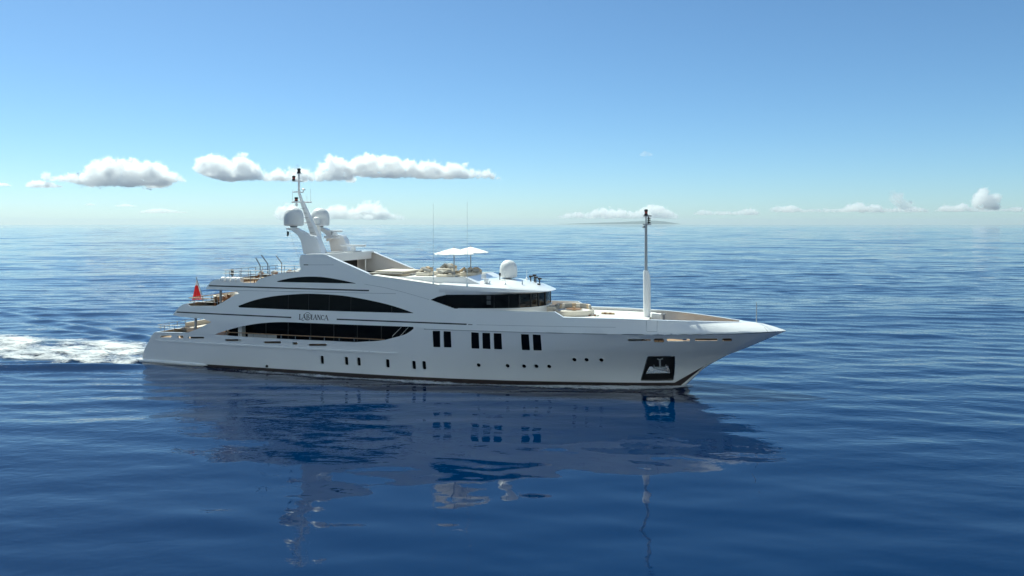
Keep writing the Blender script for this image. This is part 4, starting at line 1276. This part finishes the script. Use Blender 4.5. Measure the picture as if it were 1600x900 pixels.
def daybed(X, Y, label):
    b = Vector((X, -Y, 7.0)); t = thing("daybed", label, "daybed", b, 0, "pale daybeds on the sun deck")
    MB().box((0, 0, .3), (1.7, .9, .5), bev=.1).build("mattress", CUSH, t)
    q = MB(); cushion(q, (-.5, 0, .7), (.6, .8, .24), 0, -.9); q.build("bolster", FOAMW, t)
    q = MB(); cushion(q, (.4, .1, .62), (.5, .5, .2), .4, .6); q.build("cushion", GREYC, t)
daybed(13.6, .2, "cream daybed just aft of the white mast block")
daybed(12.6, -2.0, "cream daybed behind the bent stanchions on the far side")

# dining set on the upper deck aft
def chair(X, Y, z, rz, label, group):
    t = thing("armchair", label, "armchair", (X, -Y, z), rz, group)
    s = MB(); s.box((0, 0, .40), (.6, .6, .10), bev=.03); s.build("seat", CUSH, t)
    q = MB(); n = 9; rows = []
    for k in range(n):
        a = -math.pi * .62 + math.pi * 1.24 * k / (n - 1)
        h = .62 + .28 * math.cos(a * .8) ** 2
        rows.append([(-.30 * math.cos(a) * 1.05, .33 * math.sin(a), .1), (-.34 * math.cos(a), .36 * math.sin(a), h), (-.28 * math.cos(a), .30 * math.sin(a), h), (-.26 * math.cos(a), .28 * math.sin(a), .1)])
    q.grid(rows); q.build("backrest", WICK, t)
    for sx in (-.24, .24):
        for sy in (-.24, .24): MB().tube([(sx, sy, 0), (sx, sy, .36)], .025, 6).build("leg", WICK, t)
G1 = "brown wicker armchairs on the upper deck aft"
b = Vector((7.6, .2, 4.82)); t = thing("dining_table", "round wooden dining table among wicker armchairs on the aft upper deck", "table", b)
MB().lathe([(.02, .70), (.95, .70), (1.0, .72), (1.0, .75), (.95, .76), (.02, .76)], n=32).build("tabletop", WOOD, t)
MB().lathe([(.35, 0), (.36, .04), (.09, .1), (.08, .6), (.2, .7)], n=16).build("pedestal", WOOD, t)
for k, lab in enumerate(("wicker armchair pulled out nearest the overhang post", "wicker armchair on the forward side of the round table", "wicker armchair between the table and the far rail", "wicker armchair on the far aft side of the round table", "wicker armchair closest to the ensign staff", "wicker armchair nearest the low near bulwark")):
    a = math.pi / 3 * k + .2
    chair(7.6 + 1.35 * math.cos(a - 1.3), -.2 - 1.35 * math.sin(a - 1.3), 4.82, a - 1.3 + math.pi, lab, G1)
t = thing("curved_sofa", "curved sofa with white cushions and brown base along the aft upper rail", "sofa", (6.2, .6, 4.82))
q = MB(); rows = []; rw = []
for k in range(15):
    a = R(115) + R(130) * k / 14; c_, s_ = math.cos(a), math.sin(a)
    rows.append([(.9 + 1.9 * c_, 2.6 * s_, .0), (.9 + 1.9 * c_, 2.6 * s_, .42), (.9 + 1.2 * c_, 1.8 * s_, .42), (.9 + 1.2 * c_, 1.8 * s_, 0)])
    rw.append([(.9 + 1.95 * c_, 2.65 * s_, .42), (.9 + 1.98 * c_, 2.68 * s_, .92), (.9 + 1.8 * c_, 2.45 * s_, .9), (.9 + 1.65 * c_, 2.3 * s_, .45)])
q.grid(rows); q.build("seat_base", WICK, t); MB().grid(rw).build("back_cushion", CUSH, t)
for k, (dx, dy, m) in enumerate(((-.3, -1.6, SAND), (-.55, -.7, FOAMW), (-.6, .3, SAND), (-.4, 1.3, FOAMW))):
    q = MB(); cushion(q, (dx, dy, .62), (.2, .55, .45), 0, .3); q.build("cushion", m, t)
t = thing("bar_buffet", "long low buffet with white top beside the far upper deck rail", "buffet", (9.2, 2.8, 4.82))
MB().box((0, 0, .45), (2.4, .7, .9), bev=.04).build("cabinet", WICK, t); MB().box((0, 0, .93), (2.5, .8, .06), bev=.02).build("countertop", FOAMW, t)
b = Vector((9.6, -2.2, 4.82)); t = thing("sideboard", "sideboard with white cloth top inside the near upper deck wing", "sideboard", b)
MB().box((0, 0, .5), (1.8, .8, .95), bev=.04).build("cabinet", SAND, t); MB().box((0, 0, 1.0), (1.9, .9, .06), bev=.02).build("countertop", FOAMW, t)

# main deck aft
t = thing("corner_sofa", "long cream sofa against the far bulwark of the aft main deck", "sofa", (5.4, 2.6, 2.3))
MB().box((0, .2, .25), (5.2, 1.1, .45), bev=.08).build("seat", CUSH, t); MB().box((0, .75, .65), (5.3, .28, .65), bev=.08).build("backrest", CUSH, t)
MB().box((-2.6, -1.4, .25), (1.0, 3.6, .45), bev=.08).build("chaise", CUSH, t); MB().box((-3.1, -1.4, .62), (.28, 3.6, .55), bev=.08).build("backrest", CUSH, t)
for k in range(6):
    q = MB(); cushion(q, (-1.9 + k * .8, .5, .68), (.5, .2, .4), 0, 0); q.build("cushion", SAND if k % 2 else FOAMW, t)
t = thing("deck_table", "round wooden table with pale top on the aft main deck", "table", (7.3, -1.6, 2.3))
MB().lathe([(.02, .70), (1.15, .70), (1.2, .73), (1.2, .76), (1.12, .78)], n=32).build("rim", WOOD, t); MB().lathe([(.02, .77), (1.05, .775), (1.05, .80), (.02, .80)], n=32).build("tabletop", FOAMW, t); MB().lathe([(.4, 0), (.4, .05), (.1, .12), (.1, .7)], n=14).build("pedestal", WOOD, t)
t = thing("wooden_bench", "curved wooden bench near the aft doors of the main deck", "bench", (6.3, 1.0, 2.3))
q = MB(); rows = []
for k in range(13):
    a = R(-70) + R(140) * k / 12; c_, s_ = math.cos(a), math.sin(a)
    rows.append([(1.3 * c_, 1.5 * s_, 0), (1.3 * c_, 1.5 * s_, 1.0), (1.15 * c_, 1.35 * s_, 1.0), (1.1 * c_, 1.3 * s_, .45), (.6 * c_, .8 * s_, .45), (.6 * c_, .8 * s_, 0)])
q.grid(rows); q.build("seat_shell", WOOD, t); MB().grid([[(1.1 * math.cos(a), 1.3 * math.sin(a), .47), (1.1 * math.cos(a), 1.3 * math.sin(a), .56), (.62 * math.cos(a), .82 * math.sin(a), .56), (.6 * math.cos(a), .8 * math.sin(a), .47)] for a in np.linspace(-1.2, 1.2, 13)]).build("seat_pad", SAND, t)

# foredeck lounge
LC = (37.62, 0.0, 5.02)
t = thing("round_sofa", "round cream sofa with ring of cushions on the foredeck", "sofa", LC)
A0, A1 = R(-15), R(335)
def ringpart(prof, a0, a1, n, rx=1.0): return MB().grid([[(r * math.cos(a), r * math.sin(a) * rx, z) for r, z in prof] for a in np.linspace(a0, a1, n)])
ringpart([(1.5, 0), (1.56, .1), (1.56, .36), (1.50, .42), (1.30, .42), (1.24, .38), (1.22, .0)], 0, 2 * math.pi, 49).build("tub_shell", CUSH, t)
ringpart([(1.24, .30), (1.22, .36), (.80, .36), (.78, .30), (.78, 0)], 0, 2 * math.pi, 49).build("seat", FOAMW, t)
for k in range(12):
    a = R(10) + R(170) * k / 11
    q = MB(); cushion(q, (1.24 * math.cos(a), 1.24 * math.sin(a), .58), (.15, .40, .36), a, -.2); q.build("cushion", (GREYC, CUSH, SAND, GREYC)[k % 4], t)
t = thing("round_table", "low round wooden table in the middle of the foredeck sofa", "table", LC)
MB().lathe([(.15, 0), (.12, .3), (.5, .40), (.6, .42), (.6, .46), (.02, .47)], n=28).build("tabletop", WOOD, t)
MB().lathe([(.1, .47), (.09, .6), (.02, .62)], n=12).build("bowl", SAND, t)
t = thing("foredeck_bench", "square white bench end next to the wheelhouse front", "bench", (36.0, 0.3, 5.02))
MB().box((-.1, 0, .3), (.7, 1.4, .55), bev=.08).build("seat", CUSH, t); MB().box((.25, .1, .5), (.35, .9, .5), bev=.1).build("cushion", GREYC, t)
t = thing("rolled_towels", "row of brown folded towels on the far foredeck pad", "towels", (40.1, .9, 5.02))
for k in range(5): q = MB(); cushion(q, (-.4 + .2 * k, 0, .07), (.19, .35, .14), 0, 0); q.build("towel", WICK if k % 2 else SAND, t)
t = thing("rolled_towels", "small group of brown towels on the foredeck beside the round sofa", "towels", (39.3, -.7, 5.02))
for k in range(4): q = MB(); cushion(q, (-.35 + .22 * k, .06 * (k % 2), .06), (.16, .2, .12), .3, 0); q.build("towel", WICK if k % 2 == 0 else CUSH, t)

# ------------------------------------------------------------------ foam: wake and the line along the hull
def foam_material(k=1.0):
    m = bpy.data.materials.new("sea_foam"); m.use_nodes = True
    nt = m.node_tree; b = nt.nodes['Principled BSDF']
    b.inputs['Base Color'].default_value = (.74, .76, .78, 1); b.inputs['Roughness'].default_value = .8
    tc = nt.nodes.new('ShaderNodeTexCoord')
    at_ = nt.nodes.new('ShaderNodeAttribute'); at_.attribute_name = 'cover'
    def nz(scale, detail, stretch):
        mp = nt.nodes.new('ShaderNodeMapping'); mp.inputs['Scale'].default_value = stretch
        nt.links.new(tc.outputs['Object'], mp.inputs['Vector'])
        n_ = nt.nodes.new('ShaderNodeTexNoise'); n_.inputs['Scale'].default_value = scale; n_.inputs['Detail'].default_value = detail; n_.inputs['Roughness'].default_value = .72
        n_.inputs['Distortion'].default_value = .6
        nt.links.new(mp.outputs[0], n_.inputs['Vector']); return n_.outputs['Fac']
    a = nz(.55 * k, 9, (.55, 1, 1)); c = nz(2.2 * k, 6, (.8, 1, 1))
    ad = nt.nodes.new('ShaderNodeMath'); ad.operation = 'MULTIPLY_ADD'; ad.inputs[1].default_value = .55
    nt.links.new(c, ad.inputs[0]); nt.links.new(a, ad.inputs[2])            # about .4 - 1.15
    a2 = nt.nodes.new('ShaderNodeMath'); a2.operation = 'ADD'
    nt.links.new(ad.outputs[0], a2.inputs[0]); nt.links.new(at_.outputs['Fac'], a2.inputs[1])
    mr = nt.nodes.new('ShaderNodeMapRange'); mr.inputs['From Min'].default_value = .98; mr.inputs['From Max'].default_value = 1.30
    nt.links.new(a2.outputs[0], mr.inputs['Value'])
    nt.links.new(mr.outputs[0], b.inputs['Alpha'])
    bp = nt.nodes.new('ShaderNodeBump'); bp.inputs['Strength'].default_value = .9; bp.inputs['Distance'].default_value = .35
    nt.links.new(ad.outputs[0], bp.inputs['Height']); nt.links.new(bp.outputs['Normal'], b.inputs['Normal'])
    return m
FOAM = foam_material(1.7); FOAMH = foam_material(4.5)
def foam_sheet(name, rows, cover, label, lift, fm=None):
    mb = MB(); mb.grid(rows)
    loc = np.array(mb.v); wz = wave_z(ORG[0] + loc[:, 0] * CT + loc[:, 1] * ST, ORG[1] - loc[:, 0] * ST + loc[:, 1] * CT)
    mb.v = [(x, y, z + d) for (x, y, z), d in zip(mb.v, wz)]
    me = bpy.data.meshes.new(name); me.from_pydata(mb.v, [], mb.f); me.materials.append(fm or FOAM)
    at_ = me.attributes.new('cover', 'FLOAT', 'POINT')
    at_.data.foreach_set('value', [c for r_ in cover for c in r_])
    for p in me.polygons: p.use_smooth = True
    o = bpy.data.objects.new(name, me); COL.objects.link(o); o.matrix_world = M_BOAT
    return tag(o, label, "foam", kind="stuff")
# wake: yacht axes, x behind the stern negative
rows, cov = [], []
for X in np.arange(1.5, -70, -.35):
    d = -X; r_, c_ = [], []
    wid = 5.6 + .11 * max(0, d)
    for k in range(81):
        v = (k / 40 - 1) * 1.75; y = v * wid
        edge_ = 1 - abs(v) ** 2.2
        n1 = noise.noise(Vector((X * .16, y * .3, 3))) * .25 + noise.noise(Vector((X * .5, y * .9, 8))) * .16
        side = .15 if abs(v) < .9 else 0
        c = .44 * edge_ + n1 * 1.1 + .12 * math.exp(-((abs(v) - .65) / .25) ** 2) - .004 * max(0, d - 6) - .01
        if abs(v) > 1.15: c = n1 * 1.3 + .03 - .45 * max(0, abs(v) - 1.35)
        if X > -1.0: c -= .35 * (X + 1)
        if abs(v) > 1.7: c = -.5
        z = .06 + .22 * max(0, edge_) * (noise.noise(Vector((X * .6, y * .7, 1))) + .35) 
        r_.append((X, y, max(.03, z))); c_.append(c)
    rows.append(r_); cov.append(c_)
foam_sheet("wake_foam", rows, cov, "churned white wake foam trailing behind the stern", .03)
rows, cov = [], []
for X in np.arange(46.6, 1.0, -.12):
    r_, c_ = [], []
    y0 = yh(X, 0.05)
    w = lerp([(1, .8), (12, 1.5), (20, 1.2), (30, 1.6), (40, 1.7), (45, 1.4), (46.6, .3)], X)
    for k in range(9):
        u = k / 8
        r_.append((X, -(y0 + .03 + u * w), .045))
        c_.append(lerp([(1, .16), (9, .14), (14, .36), (22, .42), (34, .44), (44, .48), (46.6, .5)], X) * (1.15 - (2 * u - .85) ** 2) + .10 * noise.noise(Vector((X * .35, 0, 4))) - (.35 if u > .99 else 0))
    rows.append(r_); cov.append(c_)
rows2 = [[(x, -y, z) for x, y, z in r_] for r_ in rows]
foam_sheet("hull_foam", rows, cov, "thin speckled foam line along the waterline of the hull", .03, FOAMH)
foam_sheet("hull_foam", rows2, cov, "foam line along the far waterline of the hull", .03, FOAMH)

# ------------------------------------------------------------------ clouds and far hills
def cloud_material(dens):
    m = bpy.data.materials.new("cloud_vapour"); m.use_nodes = True
    nt = m.node_tree
    for n_ in list(nt.nodes): nt.nodes.remove(n_)
    o = nt.nodes.new('ShaderNodeOutputMaterial'); v = nt.nodes.new('ShaderNodeVolumePrincipled')
    v.inputs['Color'].default_value = (1, 1, 1, 1); v.inputs['Density'].default_value = dens; v.inputs['Anisotropy'].default_value = .45
    nt.links.new(v.outputs[0], o.inputs['Volume'])
    return m
CLOUD = cloud_material(.024); CLOUDF = cloud_material(.0035); VEIL = cloud_material(.003); FARC = cloud_material(.0018); CLOUDM = cloud_material(.011); CLOUDW = mat('cloud_white', (.92, .92, .92), 1.0, spec=0)
def skypt(px, py, D):
    return Vector(((px - 800) / F_PX * D, D, CAM_H - (py - 350) / F_PX * D))
def cloud(label, D, top, base, seed, m=None, vox=.5, dens=1.2):
    """a heaped cloud under a profile of (px, py) tops, standing on the base height"""
    rnd = random.Random(seed); bm = bmesh.new(); k = D / F_PX
    bt = base if isinstance(base, list) else [(0, base), (1600, base)]
    x0, x1 = top[0][0], top[-1][0]
    hmax = max(lerp(bt, x) - y for x, y in top)
    zb = {}
    def ball(px, py, rr, dd, sq=.9):
        c = skypt(px, py, D); c.y += dd * k
        bmesh.ops.create_icosphere(bm, subdivisions=2, radius=1, matrix=Matrix.Translation(c) @ Matrix.Diagonal((rr * k, rr * k, rr * k * sq, 1)))
    n_ = int((x1 - x0) / (hmax * .075) * dens)
    for i in range(n_):
        px = rnd.uniform(x0, x1); yt = lerp(top, px); yb = lerp(bt, px); h = max(1.2, yb - yt)
        mode = rnd.random()
        r_ = min(h * .5, rnd.uniform(.14, .34) * min(h, hmax * .8) + .7)
        if mode < .55: ball(px, yt + r_ * rnd.uniform(.85, 1.15), r_, rnd.uniform(-.6, .6) * h)
        elif mode < .85: ball(px, rnd.uniform(yt + r_, max(yt + r_, yb - r_)), r_ * 1.2, rnd.uniform(-.9, .9) * h)
        else: ball(px, yb - r_ * .5, r_ * 1.25, rnd.uniform(-1, 1) * h, .5)
        if rnd.random() < .16: ball(px + rnd.uniform(-.35, .35) * h, yt - rnd.uniform(-.05, .10) * h, rnd.uniform(.04, .10) * h + .35, rnd.uniform(-.4, .4) * h)
    steps = max(3, int((x1 - x0) / (hmax * .3)))
    for i in range(steps):
        px = x0 + (x1 - x0) * (i + .5) / steps; yt = lerp(top, px); yb = lerp(bt, px); h = max(1.2, yb - yt)
        ball(px, (yt + yb) / 2 + h * .08, h * .42, 0, .95)
    me = bpy.data.meshes.new("cloud_tmp"); bm.to_mesh(me); bm.free()
    o = bpy.data.objects.new("cumulus_cloud", me); COL.objects.link(o)
    rm = o.modifiers.new("r", 'REMESH'); rm.mode = 'VOXEL'; rm.voxel_size = vox * k
    dg = bpy.context.evaluated_depsgraph_get(); ev = o.evaluated_get(dg)
    m2 = bpy.data.meshes.new_from_object(ev); o.modifiers.clear(); o.data = m2; bpy.data.meshes.remove(me)
    rm_ = hmax * .3 * k
    no = [v.normal.copy() for v in m2.vertices]
    for v, nv in zip(m2.vertices, no):
        q = v.co / rm_ + Vector((seed * 7.1, 0, 0))
        d = .26 * noise.noise(q) + .46 * (abs(noise.noise(q * 2.1)) - .22) + .48 * (abs(noise.noise(q * 4.3)) - .2) + .34 * (abs(noise.noise(q * 8.5)) - .2) + .14 * noise.noise(q * 15)
        u = 800 + F_PX * v.co.x / v.co.y; yb = lerp(bt, u)
        zbase = CAM_H - (yb - 350) * k
        v.co += nv * d * rm_ * (1.0 if v.co.z > zbase + .1 * hmax * k else .4)
        if v.co.z < zbase: v.co.z = zbase + (v.co.z - zbase) * .2
    for p in m2.polygons: p.use_smooth = True
    m2.materials.clear(); m2.materials.append(m or CLOUD); m2.name = "cumulus_cloud"
    tag(o, label, "cloud", "white clouds along the horizon")
    if m is None:
        m3 = m2.copy(); m3.materials.clear(); m3.materials.append(VEIL)
        no = [v.normal.copy() for v in m3.vertices]
        for v, nv in zip(m3.vertices, no):
            q = v.co / rm_ + Vector((seed * 3.3, 5, 0))
            v.co += nv * rm_ * (.05 + .40 * max(0, noise.noise(q * 1.1)) + .22 * noise.noise(q * 3.7))
        ve = bpy.data.objects.new("veil", m3); COL.objects.link(ve); ve.parent = o
    return o
DC = 9000
cloud("long bumpy white cloud left of the yacht, biggest of the low left sky", DC, [(66, 276), (70, 268), (80, 274), (92, 276), (105, 274), (120, 272), (134, 273), (146, 262), (150, 252), (160, 256), (175, 250), (185, 249), (195, 254), (205, 249), (213, 258), (222, 260), (232, 250), (245, 256), (252, 264), (265, 270), (280, 276), (291, 282)], [(60, 282), (110, 285), (140, 292), (250, 293), (270, 286), (292, 284)], 1)
cloud("small flat white cloud at the left end of the low left sky", DC, [(40, 290), (50, 283), (60, 281), (70, 284), (82, 285), (98, 291)], 293, 2, None, .6)
cloud("sliver of white cloud cut by the left edge of the frame", DC, [(-12, 288), (-2, 285), (8, 286), (18, 290)], 291, 21, None, .6)
cloud("bright heaped cloud just left of the radar mast top", DC, [(307, 262), (311, 250), (318, 244), (326, 244), (335, 242), (345, 250), (360, 249), (375, 245), (388, 250), (398, 256), (405, 265), (420, 268), (440, 266), (460, 263), (475, 264), (492, 274)], [(300, 268), (320, 274), (345, 283), (490, 283)], 3)
cloud("round puffy cloud immediately right of the radar mast top", DC, [(494, 280), (500, 270), (505, 258), (512, 249), (520, 245), (530, 246), (538, 252), (545, 264), (550, 277)], 284, 4)
cloud("long white cloud tapering to the right of the radar mast", DC, [(546, 262), (550, 250), (560, 248), (570, 243), (580, 243), (592, 248), (600, 244), (612, 246), (625, 246), (636, 250), (650, 256), (662, 255), (672, 252), (682, 254), (692, 262), (702, 256), (715, 257), (730, 262), (745, 268), (760, 266), (772, 272), (783, 279)], [(540, 272), (570, 277), (640, 279), (790, 280)], 5)
cloud("tiny wispy cloud alone in the blue right of centre", DC, [(1000, 241), (1006, 236), (1013, 237), (1022, 243)], 244, 6, CLOUDF, .5)
cloud("upright tall little cloud near the right edge of the sky", 16000, [(1525, 318), (1529, 302), (1535, 294), (1541, 294), (1547, 300), (1553, 308), (1558, 318), (1563, 326)], 328, 7, CLOUDM, .5)
cloud("broken tower cloud over the low right cloud bank", 16000, [(1390, 308), (1394, 301), (1404, 300), (1411, 308), (1418, 313), (1424, 325)], [(1390, 312), (1405, 328), (1424, 331)], 8, CLOUDF, .6)
far = [("faint low cloud bank behind the foremast head", [(872, 338), (885, 333), (900, 331), (920, 332), (932, 327), (945, 324), (960, 326), (975, 328), (992, 332), (1006, 324), (1018, 320), (1030, 320), (1040, 326), (1058, 335)], 342, 11),
       ("thin low cloud row right of the foremast", [(1085, 332), (1095, 328), (1110, 330), (1130, 330), (1150, 330), (1162, 327), (1172, 324), (1184, 331)], 336, 12),
       ("low cloud row midway to the right frame edge", [(1205, 326), (1212, 322), (1225, 322), (1238, 321), (1255, 327), (1285, 326), (1315, 326), (1328, 318), (1342, 315), (1352, 322), (1366, 318), (1380, 325), (1415, 324), (1432, 322), (1450, 328)], 332, 13),
       ("low cloud row under the upright right cloud", [(1462, 328), (1475, 320), (1490, 322), (1504, 317), (1515, 323), (1535, 326), (1565, 326), (1590, 323), (1612, 326)], 331, 14),
       ("faint heaped cloud behind the radar domes", [(432, 330), (442, 322), (452, 316), (460, 322), (480, 332), (512, 326), (522, 320), (532, 318), (545, 328), (560, 323), (572, 317), (584, 316), (594, 322), (608, 334), (630, 338)], 344, 15),
       ("faint hazy cloud row low over the left horizon", [(218, 330), (232, 327), (250, 325), (270, 328), (292, 331)], 333, 16),
       ("thin cloud streak high over the left horizon", [(180, 321), (195, 318), (215, 322)], 323, 17),
       ("short cloud streak left of the far left cloud row", [(132, 320), (140, 317), (150, 320)], 321, 18)]
for lab, tp, bs, sd_ in far: cloud(lab, 95000, tp, bs, sd_, FARC, .5)
# far island
mb = MB(); rows = []
for j in range(9):
    row = []
    for i in range(41):
        px = 865 + 200 * i / 40
        h = max(0, lerp([(865, 0), (890, .8), (930, 2.2), (965, 3.4), (1000, 5), (1020, 5.6), (1040, 4.2), (1055, 1.8), (1065, 0)], px) * math.sin(math.pi * j / 8) + (.5 * noise.noise(Vector((i * .4, j * .6, 2))) if 0 < j < 8 and 1 < i < 39 else 0))
        D = 78000 + j * 600
        row.append(((px - 800) / F_PX * D, D, -70 + (h + .9) * D / F_PX))
    rows.append(row)
mb.grid(rows)
tag(mb.build("hills", mat("island_scrub", (.08, .10, .07), .9, var=.3, vscale=.002), None), "faint low island on the horizon", "island", kind="structure")

# ------------------------------------------------------------------ sea air
hz = bpy.data.materials.new("sea_air"); hz.use_nodes = True
nt = hz.node_tree
for n_ in list(nt.nodes): nt.nodes.remove(n_)
o_ = nt.nodes.new('ShaderNodeOutputMaterial'); v_ = nt.nodes.new('ShaderNodeVolumePrincipled')
v_.inputs['Color'].default_value = (.74, .87, 1.0, 1); v_.inputs['Density'].default_value = 0.8e-5; v_.inputs['Anisotropy'].default_value = .2
nt.links.new(v_.outputs[0], o_.inputs['Volume'])
mb = MB(); mb.box((0, 38000, 150), (90000, 100000, 640))
tag(mb.build("haze", hz, None, smooth=None), "thin pale sea haze", "haze", kind="stuff")

# the cumulus bank on the other side of the sky, inferred from window reflections; out of view, sized to brighten the shaded hull
rnd = random.Random(5); bm = bmesh.new()
for i in range(40):
    a = R(180) + R(-78 + 156 * i / 33) + rnd.uniform(-.05, .05); D = rnd.uniform(5200, 8200); top = rnd.uniform(2400, 5600)
    cx, cy = math.sin(a) * D, math.cos(a) * D
    for j in range(13):
        t = rnd.random(); rr = rnd.uniform(330, 620) * (1.15 - .45 * t)
        bmesh.ops.create_icosphere(bm, subdivisions=2, radius=1, matrix=Matrix.Translation((cx + rnd.uniform(-700, 700) * (1.1 - .6 * t), cy + rnd.uniform(-700, 700) * (1.1 - .6 * t), 750 + t * (top - 750))) @ Matrix.Diagonal((rr, rr, rr * .85, 1)))
me = bpy.data.meshes.new("bank_tmp"); bm.to_mesh(me); bm.free()
bank = bpy.data.objects.new("cloud_bank", me); COL.objects.link(bank)
rm = bank.modifiers.new("r", 'REMESH'); rm.mode = 'VOXEL'; rm.voxel_size = 110
m2 = bpy.data.meshes.new_from_object(bank.evaluated_get(bpy.context.evaluated_depsgraph_get())); bank.modifiers.clear(); bank.data = m2; bpy.data.meshes.remove(me)
no = [v.normal.copy() for v in m2.vertices]
for v, nv in zip(m2.vertices, no):
    q = v.co / 420; v.co += nv * 150 * (.5 * noise.noise(q) + .7 * (abs(noise.noise(q * 2.2)) - .2) + .4 * noise.noise(q * 4.7))
    if v.co.z < 700: v.co.z = 700 + (v.co.z - 700) * .15
for p in m2.polygons: p.use_smooth = True
m2.materials.clear(); m2.materials.append(CLOUDW)
tag(bank, "bank of white cumulus clouds on the opposite horizon, mirrored in the yacht's windows", "clouds", kind="stuff")
